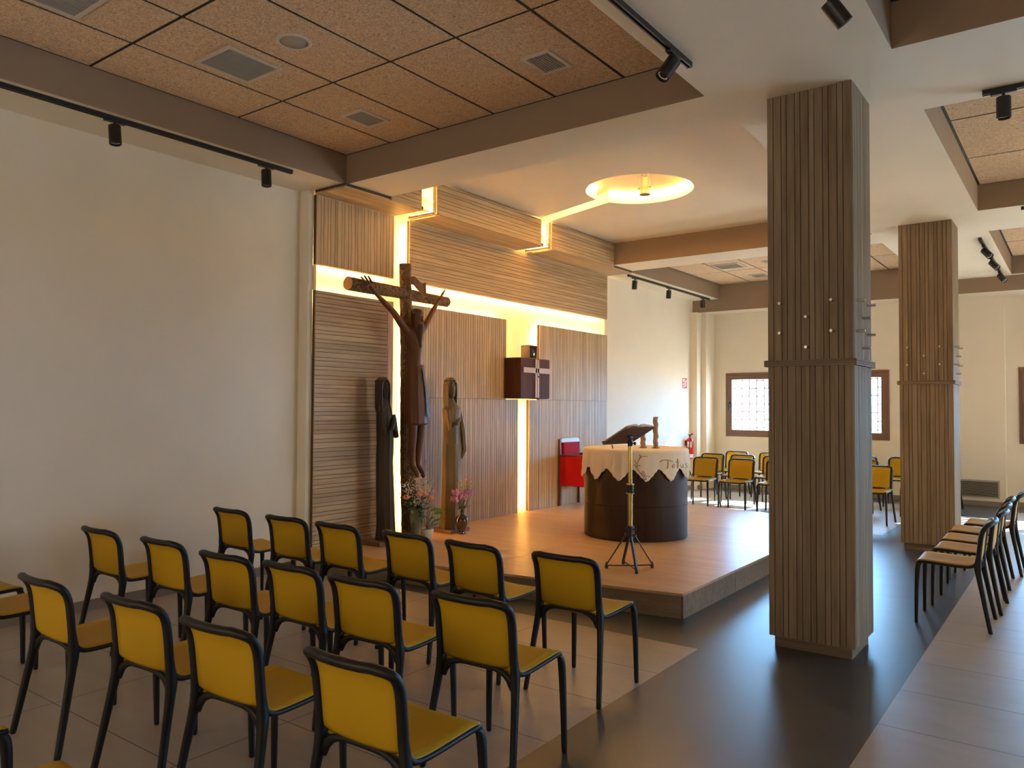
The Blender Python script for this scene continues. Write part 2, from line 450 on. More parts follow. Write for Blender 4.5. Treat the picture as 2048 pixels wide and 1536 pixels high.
# ================================================================== PLATFORM
plat = tag(empty('altar_platform'), 'low oak laminate platform carrying the round altar, one step above the floor', 'platform')
PZ = .192
pc0 = [(-6.19, 4.86), (-2.46, 5.52), (-2.46, 10.35), (-6.19, 10.87)]
def prism(bm, pts, z0, z1, mi=0):
    a = [bm.verts.new((x, y, z0)) for x, y in pts]; b = [bm.verts.new((x, y, z1)) for x, y in pts]
    bm.faces.new(list(reversed(a))).material_index = mi; bm.faces.new(b).material_index = mi
    for i in range(len(pts)):
        j = (i + 1) % len(pts); bm.faces.new((a[i], a[j], b[j], b[i])).material_index = mi
bm = bmesh.new()
g = .0015
def py(y, x): return y + (x + 2.46) * .176                # seams run parallel to the slanting front edge
ys = [5.52, 6.63, 7.87, 9.11, 10.35]
for i in range(4):
    for (xa, xb) in ((-6.108, -4.3), (-4.3, -2.46)):
        if i < 3: q = [(xa + g, py(ys[i], xa) + g), (xb - g, py(ys[i], xb) + g), (xb - g, py(ys[i + 1], xb) - g), (xa + g, py(ys[i + 1], xa) - g)]
        else: q = [(xa + g, py(ys[i], xa) + g), (xb - g, py(ys[i], xb) + g), (xb - g, 10.35 - (xb + 2.46) * .14), (xa + g, 10.35 - (xa + 2.46) * .14)]
        prism(bm, q, PZ - .02, PZ)
new('deck', bm, M_plat, plat)
bm = bmesh.new()
inn = [(-6.112, 4.90), (-2.475, 5.535), (-2.475, 10.33), (-6.112, 10.84)]
prism(bm, inn, 0, PZ - .02)
new('riser_core', bm, M_back, plat)
def vboard(bm, p, q, z0, z1, t):
    d = (Vector(q) - Vector(p)).normalized(); nn = Vector((d.y, -d.x)) * t
    prism(bm, [tuple(p), tuple(q), tuple(Vector(q) + nn), tuple(Vector(p) + nn)], z0, z1)
bm = bmesh.new()
vboard(bm, (-6.108, 4.891), (-2.478, 5.534), 0, PZ - .021, .01)
for a, b in ((5.535, 6.63), (6.636, 8.4), (8.406, 10.32)): vboard(bm, (-2.475, a), (-2.475, b), 0, PZ - .021, .01)
new('riser', bm, M_platS, plat)

# ================================================================== WOOD WALL PANELS
def boards_y(bm, x0, x1, y0, y1, z0, z1, along):
    """front-facing boards (normal +X). along='z' upright boards, 'y' lengthwise boards; uneven widths"""
    g = .0025; wide, nar = .054, .036
    lo, hi = (y0, y1) if along == 'z' else (z0, z1)
    a = lo; k = 0
    while a < hi - .008:
        w = wide if k % 2 == 0 else nar
        b = min(a + w, hi)
        if hi - b < .012: b = hi
        if along == 'z': box(bm, x0, x1, a + g, b - g, z0, z1)
        else: box(bm, x0, x1, y0, y1, a + g, b - g)
        a = b; k += 1
XF, XB = -6.07, -6.115
def panel(name, y0, y1, z0, z1, along, label, leds=(), split=None):
    root = tag(empty(name, (0, 0, 0)), label, 'wall panel')
    bm = bmesh.new()
    if split:
        boards_y(bm, XF - .012, XF, y0, y1, z0, split - .002, along); boards_y(bm, XF - .012, XF, y0, y1, split + .002, z1, along)
    else: boards_y(bm, XF - .012, XF, y0, y1, z0, z1, along)
    new('slatted_face', bm, M_oakZ if along == 'z' else M_oakY, root)
    boxm('backing_board', (XB, XF - .011, y0 + .0005, y1 - .0005, z0 + .0005, z1 - .0005), M_back, root)
    if leds:
        bm = bmesh.new()
        for e in leds:
            a, b, c, d = e           # y0,y1,z0,z1 rectangle of strip behind the panel
            box(bm, XB - .012, XB - .002, a, b, c, d)
        new('led_strip', bm, M_led, root)
    return root
e = .03; t = .010
P1 = panel('wood_wall_panel', 4.95, 6.02, 3.0, 3.69, 'z', 'upright-slatted oak wall panel above the glowing band, left of the crucifix top',
      [(4.98, 5.99, 3.0 + e, 3.0 + e + t), (6.02 - e - t, 6.02 - e, 3.03, 3.68)])
P2 = panel('wood_wall_panel', 4.95, 5.93, PZ, 2.745, 'y', 'lengthwise-slatted oak wall panel at far left, behind the dark hooded statue',
      [(4.98, 5.9, 2.745 - e - t, 2.745 - e)])
boxm('end_board', (XB, XF, 5.935, 6.02, PZ, 2.745), M_oakZ, P2)
bm = bmesh.new(); box(bm, XB - .012, XB - .002, 6.02 - e - t, 6.02 - e, PZ + .02, 2.72); new('led_strip', bm, M_led, P2)
P3 = panel('wood_wall_panel', 6.262, 8.085, PZ, 2.745, 'z', 'upright-slatted oak wall panel between the crucifix slot and the tabernacle',
      [(6.3, 8.05, 2.745 - e - t, 2.745 - e), (6.262 + e, 6.262 + e + t, PZ + .02, 2.70), (8.085 - e - t, 8.085 - e, 1.72, 2.70)], split=1.70)
P3b = panel('wood_wall_panel', 8.085, 8.35, PZ, 1.70, 'z', 'narrow slatted oak panel under the tabernacle, left of the thin light slot',
      [(8.35 - e - t, 8.35 - e, PZ + .02, 1.66)])
P4 = panel('wood_wall_panel', 8.85, 10.745, PZ, 2.745, 'z', 'upright-slatted oak wall panel behind the red armchair, right of the tabernacle',
      [(8.9, 10.7, 2.745 - e - t, 2.745 - e), (8.85 + e, 8.85 + e + t, 1.72, 2.70)], split=1.70)
P4b = panel('wood_wall_panel', 8.60, 8.85, PZ, 1.70, 'z', 'narrow slatted oak panel under the tabernacle, right of the thin light slot',
      [(8.60 + e, 8.60 + e + t, PZ + .02, 1.66)])
P5 = panel('wood_wall_panel', 6.262, 10.745, 3.0, 3.69, 'y', 'long lengthwise-slatted oak wall panel above the glowing band, under the soffit',
      [(6.3, 10.7, 3.0 + e, 3.0 + e + t), (6.262 + e, 6.262 + e + t, 3.04, 3.66)])
# side closing pieces of the glowing band
boxm('band_end_board', (-6.2, XB + .02, 4.955, 4.975, 2.745, 3.0), M_cove, P1)
boxm('band_end_board', (-6.2, XB + .02, 10.70, 10.72, 2.745, 3.0), M_cove, P5)
# soffit casings: underside + front face of the beam above the panels
def casing(y0, y1, label, face_y=None, ul=0, ledl=False, ledr=False, fy=None, sx=-6.07):
    root = tag(empty('wood_beam_casing'), label, 'beam casing')
    fy = fy or (y0, y1)
    bm = bmesh.new()                       # underside boards run along Y
    g = .0022; a = sx; k = 0
    while a < -5.638:
        b = min(a + (.054 if k % 2 == 0 else .036), -5.636)
        if -5.636 - b < .012: b = -5.636
        box(bm, a + g, b - g, y0, y1, CZ - .04, CZ - .026); a = b; k += 1
    new('underside', bm, M_oakY, root)
    boxm('underside_backing', (sx, -5.636, y0 + .001, y1 - .001, CZ - .027, CZ + .0), M_back if not ul else M_back, root)
    if fy[1] > fy[0]:
        bm = bmesh.new(); boards_y(bm, -5.634, -5.62, fy[0], fy[1], CZ - .04, 4.035, 'y'); new('front_face', bm, M_oakY, root)
        boxm('face_backing', (-5.66, -5.6335, fy[0] + .001, fy[1] - .001, CZ - .038, 4.033), M_back, root)
    if ledl or ledr:
        bm = bmesh.new()
        for side, yy, fyy in ((ledl, y0, fy[0]), (ledr, y1, fy[1])):
            if not side: continue
            s = 1 if side == ledl and yy == y0 else -1
            q = sorted((yy + s * .02, yy + s * .03)); box(bm, -6.05, -5.70, q[0], q[1], CZ + .004, CZ + .012)
            q = sorted((fyy + s * .02, fyy + s * .03)); box(bm, -5.675, -5.667, q[0], q[1], CZ + .03, 4.03)
        new('led_strip', bm, M_led, root)
    return root
casing(4.93, 6.015, 'oak beam casing at the left end of the soffit, above the crucifix', fy=(5.532, 5.975), ledr=True)
casing(6.235, 8.29, 'long middle oak beam casing between the two glowing slots', fy=(6.195, 8.225), ledl=True, ledr=True)
casing(8.49, 10.745, 'oak beam casing right of the second glowing slot', fy=(8.44, 10.15), ledl=True)
boxm('slot_lip', [(-5.64, -5.605, 6.195, 6.207, 3.68, 4.04), (-6.0, -5.605, 6.235, 6.247, 3.675, 3.70)], M_oakY, P5)
boxm('slot_lip', [(-5.64, -5.605, 8.44, 8.452, 3.68, 4.04), (-5.95, -5.605, 8.482, 8.495, 3.675, 3.70)], M_oakY, P5)
# pale lining of the slots
boxm('slot_lining', [(-6.19, -5.70, 5.98, 6.30, 3.835, 3.855), (-5.765, -5.755, 5.9, 6.3, 3.75, 4.05), (-5.765, -5.755, 8.15, 8.55, 3.75, 4.18), (-6.1, -5.70, 8.2, 8.55, 3.835, 3.855)], M_cove, P5)
bm = bmesh.new(); box(bm, -6.1995, -6.195, 4.975, 10.70, 2.70, 3.05); box(bm, -6.1995, -6.195, 5.95, 6.3, PZ, 2.70); box(bm, -6.195, -6.112, 5.95, 6.3, PZ - .02, PZ); box(bm, -6.195, -6.112, 8.3, 8.65, PZ - .02, PZ); box(bm, -6.1995, -6.195, 5.95, 6.3, 3.05, 3.85); box(bm, -6.1995, -6.195, 8.0, 8.95, PZ, 2.70)
tag(new('cove_back_plate', bm, M_cove, P5), 'pale plate behind the light slots')

# ================================================================== PILLARS
def pillar(name, x0, x1, y0, y1, label):
    root = tag(empty(name), label, 'pillar')
    zb, zt, bz0, bz1 = .075, CZ - .001, 1.882, 1.925
    bm = bmesh.new()
    g = .0022
    def side(ax, fixed, out, lo, hi):
        a = lo; k = 0
        seq = [.042, .054, .036]
        while a < hi - .01:
            w = .042 if k == 0 else (.054 if k % 2 else .036)
            b = min(a + w, hi)
            if hi - b < .016: b = hi
            for (q0, q1) in ((zb, bz0), (bz1, zt)):
                if ax == 'y':
                    f = sorted((fixed, fixed + out * .012)); box(bm, a + g, b - g, f[0], f[1], q0, q1)
                else:
                    f = sorted((fixed, fixed + out * .012)); box(bm, f[0], f[1], a + g, b - g, q0, q1)
            a = b; k += 1
    side('y', y0 + .012, -1, x0, x1); side('y', y1 - .012, 1, x0, x1)
    side('x', x0 + .012, -1, y0 + .013, y1 - .013); side('x', x1 - .012, 1, y0 + .013, y1 - .013)
    new('slatted_cladding', bm, M_pilZ, root)
    boxm('core', (x0 + .0125, x1 - .0125, y0 + .0125, y1 - .0125, zb + .002, zt - .002), M_back, root)
    boxm('plinth', (x0 + .03, x1 - .03, y0 + .03, y1 - .03, 0, zb + .004), M_pilP, root)
    bm = bmesh.new()
    for k in range(3):
        z = bz0 + k * .0145; box(bm, x0 - .02, x1 + .02, y0 - .02, y1 + .02, z, z + .0125)
    box(bm, x0 - .012, x1 + .012, y0 - .012, y1 + .012, bz0, bz1)
    new('belt', bm, M_pilP, root)
    w = x1 - x0
    for (fx, z) in ((.17, 2.305), (.48, 2.205), (.77, 2.305), (.17, 2.105), (.48, 2.005), (.77, 2.105)):
        bm = bmesh.new(); X = x0 + fx * w; Y = y0 + fx * (y1 - y0)
        tube(bm, [(X, y0 + .002, z), (X, y0 - .045, z)], .008, 10); tube(bm, [(X, y0 - .045, z), (X, y0 - .052, z)], .010, 10)
        new('peg', bm, M_steel, root, smooth=True)
        bm = bmesh.new()
        tube(bm, [(x1 - .002, Y, z), (x1 + .045, Y, z)], .008, 10); tube(bm, [(x1 + .045, Y, z), (x1 + .052, Y, z)], .010, 10)
        new('peg', bm, M_steel, root, smooth=True)
    return root
pillar('slatted_pillar', -1.73, -1.18, 5.273, 5.79, 'large slatted oak pillar standing nearest, right of the platform corner')
pillar('slatted_pillar', -1.712, -1.165, 9.836, 10.37, 'smaller slatted oak pillar farther back, behind the right-hand chairs')

# ================================================================== CHAIRS
M_yel = mat('yellow_shell', (.50, .30, .006), .55, spec=.3)
_n = noise(M_yel, coords(M_yel), 350, 2); bump(M_yel, _n, .08, .001)
# side profile (y forward, z up) from seat front over the seat bend to the lip of the back
PR_ = [(.238, .448), (.225, .462), (.19, .466), (.10, .463), (0, .459), (-.08, .459), (-.125, .465), (-.152, .482), (-.162, .512), (-.168, .56), (-.174, .62), (-.182, .68), (-.194, .722), (-.217, .756), (-.250, .777)]
def spline(pts, n):
    out = []
    P = [Vector(p) for p in pts]
    for i in range(len(P) - 1):
        p0, p1, p2, p3 = P[max(i - 1, 0)], P[i], P[i + 1], P[min(i + 2, len(P) - 1)]
        for k in range(n):
            t = k / n
            out.append(.5 * ((2 * p1) + (-p0 + p2) * t + (2 * p0 - 5 * p1 + 4 * p2 - p3) * t * t + (-p0 + 3 * p1 - 3 * p2 + p3) * t ** 3))
    out.append(P[-1]); return out
PS = spline(PR_, 4)
cum = [0]
for a, b in zip(PS, PS[1:]): cum.append(cum[-1] + (b - a).length)
TL = cum[-1]
def at(s):
    s = max(0, min(TL, s))
    for i in range(len(PS) - 1):
        if s <= cum[i + 1]:
            t = (s - cum[i]) / max(1e-9, cum[i + 1] - cum[i]); p = PS[i].lerp(PS[i + 1], t); d = (PS[i + 1] - PS[i]).normalized(); return p, d
    return PS[-1], (PS[-1] - PS[-2]).normalized()
S_BEND = next(cum[i] for i in range(len(PS)) if PS[i].x < -.150)
def halfw(s):                                              # outline: rounded corners, a little wider at the back
    w = .208 + .010 * min(1, s / TL)
    r = .065
    e2 = TL - s
    if e2 < r: return w - r + math.sqrt(max(0, r * r - (r - e2) ** 2))
    r = .03
    if s < r: return w - r + math.sqrt(max(0, r * r - (r - s) ** 2))
    return w
def shell(name, s0, s1, inset, th, parent, round_end=0):
    bm = bmesh.new(); rows = 26; colsn = 8
    grid = []
    for i in range(rows + 1):
        s = s0 + (s1 - s0) * i / rows
        p, d = at(s); nn = Vector((d.y, -d.x)) * (-1)
        hw = halfw(s) - inset
        if round_end:                                      # rounded lower corners of the back panel
            r = round_end; q = s - s0
            if q < r: hw = hw - r + math.sqrt(max(0, r * r - (r - q) ** 2))
        grid.append((p, nn, max(.01, hw), s))
    def P3(p, nn, x, off, hw, s):
        dish = .010 * (1 - (x / hw) ** 2)                  # slight cross curvature
        q = p + nn * (off) ; k = -1 if s < S_BEND else -1
        return (x, q.x - (dish if s > S_BEND else 0), q.y - (dish if s <= S_BEND else 0))
    top, bot = [], []
    for (p, nn, hw, s) in grid:
        top.append([bm.verts.new(P3(p, nn, hw * (2 * j / colsn - 1), th / 2, hw, s)) for j in range(colsn + 1)])
        bot.append([bm.verts.new(P3(p, nn, hw * (2 * j / colsn - 1), -th / 2, hw, s)) for j in range(colsn + 1)])
    for g_ in (top, bot):
        for i in range(rows):
            for j in range(colsn): bm.faces.new((g_[i][j], g_[i + 1][j], g_[i + 1][j + 1], g_[i][j + 1]))
    for i in range(rows):
        for j in (0, colsn): bm.faces.new((top[i][j], top[i + 1][j], bot[i + 1][j], bot[i][j]))
    for j in range(colsn):
        for i in (0, rows): bm.faces.new((top[i][j], top[i][j + 1], bot[i][j + 1], bot[i][j]))
    return new(name, bm, M_yel, parent, smooth=2)
def spline3(pts, n):
    out = []; P = [Vector(p) for p in pts]
    for i in range(len(P) - 1):
        p0, p1, p2, p3 = P[max(i - 1, 0)], P[i], P[i + 1], P[min(i + 2, len(P) - 1)]
        for k in range(n):
            t = k / n
            out.append(.5 * ((2 * p1) + (-p0 + p2) * t + (2 * p0 - 5 * p1 + 4 * p2 - p3) * t * t + (-p0 + 3 * p1 - 3 * p2 + p3) * t ** 3))
    out.append(P[-1]); return out
def make_chair(name):
    root = empty(name)
    shell('seat', .006, S_BEND - .012, .008, .016, root)
    shell('backrest', S_BEND + .005, TL - .024, .026, .016, root, round_end=.035)
    bm = bmesh.new()                                       # frame: closed loop around seat and back
    pts = []; rn = []; rt = []
    S = [TL * i / 44 for i in range(45)]
    right = []
    for s in S:
        p, d = at(s)
        back = max(0, min(1, (s - S_BEND + .05) / .08))
        thick = .011 + .009 * back
        inset = .010 + .008 * back
        right.append((Vector((halfw(s) - inset, p.x - .004 * back, p.y - .009 * (1 - back))), thick, .011 + .007 * back))
    loop = [r for r in right] + [(Vector((-r[0].x, r[0].y, r[0].z)), r[1], r[2]) for r in reversed(right)]
    # top rail and front rail get intermediate points
    full = []
    k = len(right)
    for i, q in enumerate(loop):
        full.append(q)
        if i == k - 1:
            a, b = loop[i], loop[i + 1]
            for t_ in (.15, .35, .5, .65, .85): full.append((a[0].lerp(b[0], t_) + Vector((0, -.012 * (1 - (2 * t_ - 1) ** 2), -.002)), a[1], a[2]))
    a, b = loop[-1], loop[0]
    for t_ in (.2, .5, .8): full.append((a[0].lerp(b[0], t_), a[1], a[2]))
    n_ = 8; rs = []
    for i, (p, r1, r2) in enumerate(full):
        nx = full[(i + 1) % len(full)][0]; pv = full[i - 1][0]; tdir = (nx - pv).normalized()
        c = Vector((0, -.02, .55)) - p                      # inward direction within the shell
        yz = Vector((0, c.y, c.z))
        # surface normal: perpendicular to tangent and mostly in the yz-plane
        s_ref = None
        p_, d_ = min(((at(s)[0], at(s)[1]) for s in S), key=lambda q: (q[0].x - p.y) ** 2 + (q[0].y - p.z) ** 2)
        nrm = Vector((0, -d_.y, d_.x)); nrm = nrm - tdir * nrm.dot(tdir); nrm.normalize()
        sd_ = tdir.cross(nrm)
        rs.append([p + nrm * (r2 * math.cos(2 * PI * k_ / n_)) + sd_ * (r1 * math.sin(2 * PI * k_ / n_)) for k_ in range(n_)])
    R_ = [ring(bm, r) for r in rs]
    for i in range(len(R_)):
        a, b = R_[i], R_[(i + 1) % len(R_)]
        for k_ in range(n_): bm.faces.new((a[k_], a[(k_ + 1) % n_], b[(k_ + 1) % n_], b[k_]))
    # arched lower back rail and under-seat rails
    arc_ = []
    for i in range(17):
        u = -1 + i / 8; x = u * .195; z = .474 - .068 * abs(u) ** 5
        arc_.append((x, -.150 - .012 * abs(u) ** 2 - .008 * (1 - u * u), z))
    tube(bm, arc_, [.012 + .014 * abs(-1 + i / 8) ** 4 for i in range(17)], 8, ry=[.012] * 17)
    new('frame', bm, M_black, root, smooth=2)
    def leg(pts, rad, rady):
        bm = bmesh.new(); P = spline3(pts, 4); K = len(P)
        ip = lambda a, t_: a[min(int(t_ * (len(a) - 1)), len(a) - 2)] + (a[min(int(t_ * (len(a) - 1)), len(a) - 2) + 1] - a[min(int(t_ * (len(a) - 1)), len(a) - 2)]) * (t_ * (len(a) - 1) - min(int(t_ * (len(a) - 1)), len(a) - 2))
        rings = []
        for i in range(K):
            t_ = i / (K - 1); p = P[i]; w = ip(rad, t_); d = ip(rady, t_)
            rings.append([p + Vector((w * cx, d * cy, 0)) for cx, cy in ((-1, -.5), (-.5, -1), (.5, -1), (1, -.5), (1, .5), (.5, 1), (-.5, 1), (-1, .5))])
        last = rings[-1]; rings.append([Vector((P[-1].x, P[-1].y, 0)) + (q - P[-1]) * .75 for q in last])
        loft(bm, rings); return new('leg', bm, M_black, root, smooth=2)
    for s in (-1, 1):
        leg([(s * .199, .185, .452), (s * .201, .214, .446), (s * .205, .226, .40), (s * .209, .232, .26), (s * .212, .235, .12), (s * .214, .237, .006)], [.009, .013, .016, .0145, .013, .0115], [.012, .018, .018, .0145, .013, .0115])
        leg([(s * .200, -.174, .590), (s * .199, -.168, .52), (s * .200, -.162, .455), (s * .207, -.172, .38), (s * .216, -.190, .28), (s * .227, -.215, .14), (s * .238, -.240, .006)], [.008, .015, .019, .0155, .014, .013, .0118], [.010, .018, .023, .019, .017, .0155, .014])
    return root
chair0 = make_chair('stacking_chair')
used = [False]
def put_chair(x, y, rz, label, group):
    if not used[0]: c = chair0; used[0] = True
    else: c = copy_tree(chair0)
    c.location = (x, y, 0); c.rotation_euler = (0, 0, math.radians(rz))
    tag(c, label, 'chair', group)
CH = 'yellow chair with black frame'
ordn = ['first', 'second', 'third', 'fourth', 'fifth', 'sixth']
for i, (x, y, r) in enumerate([(-5.43, 3.60, 0), (-4.75, 3.60, 2), (-4.18, 3.60, -1), (-3.53, 3.62, -2), (-2.96, 3.60, -3), (-2.33, 3.625, 0)]):
    put_chair(x, y + .235, r, '%s yellow chair from the left wall, row nearest the platform' % ordn[i], 'chairs in the row nearest the platform')
for i, (x, y, r) in enumerate([(-5.24, 2.50, 0), (-4.53, 2.53, 1), (-3.835, 2.50, 2), (-3.31, 2.54, 0), (-2.79, 2.54, 3), (-2.16, 2.59, 3)]):
    put_chair(x, y + .235, r, '%s yellow chair from the left wall, second row from the platform' % ordn[i], 'chairs in the second row')
for i, (x, y, r) in enumerate([(-5.51, 1.62, 0), (-4.90, 1.62, 0), (-3.97, 1.63, 0), (-3.27, 1.69, 3), (-2.65, 1.69, 3), (-1.95, 1.73, 1)]):
    put_chair(x, y + .235, r, '%s yellow chair from the left wall, third row from the platform' % ordn[i], 'chairs in the third row')
put_chair(-2.43, .93, 0, CH + ', only its seat corner showing at the bottom edge', 'chairs in the nearest row')
put_chair(-3.25, .93, 0, CH + ', only a seat corner at the left edge, bottom', 'chairs in the nearest row')
for i, (x, y, r) in enumerate([(-.80, 6.74, 91), (-.775, 7.38, 89), (-.79, 7.93, 90), (-.80, 8.52, 90), (-.74, 9.13, 90)]):
    put_chair(x, y, r, '%s of the five side-on yellow chairs right of the pillars' % ['nearest', 'second nearest', 'middle', 'fourth nearest', 'farthest'][i], 'chairs facing the altar from the right')
for i, (x, y, r) in enumerate([(-5.01, 11.94, 180), (-4.41, 11.94, 180), (-3.80, 11.94, 180), (-2.40, 11.82, 180)]):
    put_chair(x, y, r, 'yellow chair beyond the platform, front row, %s' % ['beside the altar', 'second from the altar', 'partly hidden by the near pillar', 'seen between the two pillars'][i], 'front row of chairs beyond the platform')
for i, (x, y, r) in enumerate([(-5.33, 13.03, 180), (-4.79, 13.03, 180), (-4.22, 13.03, 180), (-2.83, 13.05, 180), (-2.0, 12.97, 180)]):
    put_chair(x, y, r, 'yellow chair beyond the platform, middle row, %s' % ['leftmost', 'second from the left', 'beside the near pillar', 'between the pillars', 'right of the pillar gap, a leg showing'][i], 'middle row of chairs beyond the platform')
for i, (x, y, r) in enumerate([(-5.26, 14.03, 180), (-4.62, 14.03, 180), (-3.05, 14.05, 180), (-2.45, 14.08, 180), (-1.83, 14.13, 180)]):
    put_chair(x, y, r, 'yellow chair in the last row under the window, %s' % ['leftmost', 'second from the left', 'between the pillars at left', 'between the pillars at right', 'one leg showing past the far pillar'][i], 'last row of chairs under the window')

# ================================================================== ALTAR
AX, AY, AR, AT = -4.05, 7.81, .57, 1.15
alt = tag(empty('round_altar', (AX, AY, PZ)), 'round dark wooden altar drum under the scalloped cloth', 'altar')
bm = bmesh.new(); lathe(bm, [(AR - .01, 0), (AR, .008), (AR, .358)], n=96); new('lower_drum', bm, M_dark, alt, smooth=True)
bm = bmesh.new(); lathe(bm, [(AR - .004, .359), (AR - .004, .363), (AR, .366), (AR, .94), (AR - .02, .952)], n=96); new('upper_drum', bm, M_dark, alt, smooth=True)
th_c = math.radians(-62.6)
M_cloth = mat('ivory_cloth', (.78, .68, .56), .85, spec=.2)
_v = coords(M_cloth); bump(M_cloth, noise(M_cloth, _v, 300, 2), .15, .001)
NS = 13; PH = th_c + math.radians(10.9)
def cloth_r(th, z):
    """folds grow towards the hem"""
    k = max(0, min(1, (AT - z) / .30))
    fold = .5 + .5 * math.cos(NS * (th - PH))
    extra = .008 * math.sin(5 * (th - th_c) + 1.3) + .005 * math.sin(31 * th)
    soft = .016 * max(0, math.cos((th - th_c - math.radians(70)) * 1.5)) * math.sin(46 * th)
    return AR + .010 + k * (.012 + .010 * fold + .6 * extra + soft * .6)
def hem(th):
    c = NS * (th - PH) / (2 * PI); f = abs((c - round(c)) * 2)     # 0 tip .. 1 peak
    f2 = .5 - .5 * math.cos(PI * f); f = .55 * f + .45 * f2
    return .826 + .13 * f + (.004 * math.sin(th * 90))
bm = bmesh.new()
NT = 416; rows = 14; grid = []
for rr_, zz in ((.0, AT + .004), (.2, AT + .004), (.45, AT + .004), (AR - .02, AT + .005), (AR + .002, AT + .002)):
    if rr_ == 0: ctr = bm.verts.new((0, 0, zz - PZ)); continue
    grid.append([bm.verts.new((rr_ * math.cos(2 * PI * i / NT), rr_ * math.sin(2 * PI * i / NT), zz - PZ)) for i in range(NT)])
for k in range(rows + 1):
    row = []
    for i in range(NT):
        th = 2 * PI * i / NT; zb = hem(th); z = AT - .012 - (AT - .012 - zb) * k / rows
        r_ = cloth_r(th, z); row.append(bm.verts.new((r_ * math.cos(th), r_ * math.sin(th), z - PZ)))
    grid.append(row)
for i in range(NT): bm.faces.new((ctr, grid[0][i], grid[0][(i + 1) % NT]))
for a, b in zip(grid, grid[1:]):
    for i in range(NT): bm.faces.new((a[i], a[(i + 1) % NT], b[(i + 1) % NT], b[i]))
cloth = tag(new('altar_cloth', bm, M_cloth, smooth=2, loc=(AX, AY, PZ)), 'ivory scalloped altar cloth with embroidered lettering and grapes', 'altar cloth')
sol = cloth.modifiers.new('thickness', 'SOLIDIFY'); sol.thickness = .003; sol.offset = 1
M_gold = mat('gold_thread', (.48, .31, .12), .6); M_wine = mat('wine_red_thread', (.20, .04, .03), .7); M_wine2 = mat('brown_thread', (.34, .20, .13), .7)
def stitch(bm, uv, w):
    """uv: list of (px, py) in photo-like units mapped on the cloth: angle from centre, height"""
    pts = []
    for dth, z in uv:
        th = th_c + math.radians(dth); r_ = cloth_r(th, z) + .0045
        pts.append((r_ * math.cos(th), r_ * math.sin(th), z - PZ))
    tube(bm, pts, w, 6)
def ang(px): return math.degrees(math.asin(max(-.995, min(.995, (px - 1270) / 104))))
def hz(py, px=1270):
    return 1.6 - (py - 817.3) * (8.10 + .32 * ((px - 1270) / 104) ** 2 ) / 1547
def uvp(L_): return [(ang(x), hz(y, x)) for x, y in L_]
c2p = lambda x, y: (1180 + x / 6.98, 780 + y / 6.98)
bm = bmesh.new()
for w, P_ in ((.0055, [(945, 1010), (975, 985), (1020, 980), (1060, 985), (1105, 1000)]), (.0075, [(1045, 985), (1048, 1030), (1042, 1070), (1030, 1095)]),
              (.004, [(1022, 1100), (1050, 1085)]),
              (.0045, [(1112, 1040), (1098, 1055), (1100, 1078), (1115, 1088), (1130, 1078), (1132, 1055), (1120, 1040), (1112, 1040)]),
              (.0048, [(1172, 965), (1178, 1000), (1178, 1040), (1172, 1095)]), (.004, [(1150, 1010), (1175, 1002), (1200, 1000)]),
              (.004, [(1212, 1040), (1214, 1070), (1224, 1085), (1240, 1078), (1246, 1045), (1248, 1088)]),
              (.004, [(1295, 1030), (1280, 1026), (1272, 1040), (1282, 1055), (1294, 1068), (1288, 1085), (1270, 1085)])):
    stitch(bm, uvp([c2p(*q) for q in P_]), w)
tag(new('embroidered_lettering', bm, M_gold, cloth, smooth=2), 'gold embroidered word Totus')
bm = bmesh.new()
for w, P_ in ((.004, [(680, 915), (697, 930), (690, 960), (665, 1000), (650, 1040), (650, 1090), (680, 1150), (720, 1200)]), (.003, [(690, 960), (715, 940), (745, 938), (785, 935)]),
              (.004, [(605, 1050), (625, 1062), (635, 1090)]), (.004, [(650, 1100), (655, 1075), (675, 1062), (692, 1070)]), (.003, [(650, 1040), (630, 1020), (620, 985)]), (.003, [(735, 1210), (775, 1208), (815, 1215)])):
    stitch(bm, uvp([c2p(*q) for q in P_]), w)
new('embroidered_vine', bm, M_wine2, cloth, smooth=2)
bm = bmesh.new()
for gx_, gy_ in [(720, 1150), (738, 1158), (705, 1172), (728, 1180), (748, 1185), (715, 1198), (735, 1205), (752, 1210), (728, 1225), (745, 1235), (760, 1240), (722, 1248), (742, 1255), (762, 1258)]:
    dth, z = uvp([c2p(gx_, gy_)])[0]; th = th_c + math.radians(dth); r_ = cloth_r(th, z) + .002
    ellipsoid(bm, (r_ * math.cos(th), r_ * math.sin(th), z - PZ), (.006, .006, .006), nu=8, nv=6)
new('embroidered_grapes', bm, M_wine, cloth, smooth=2)

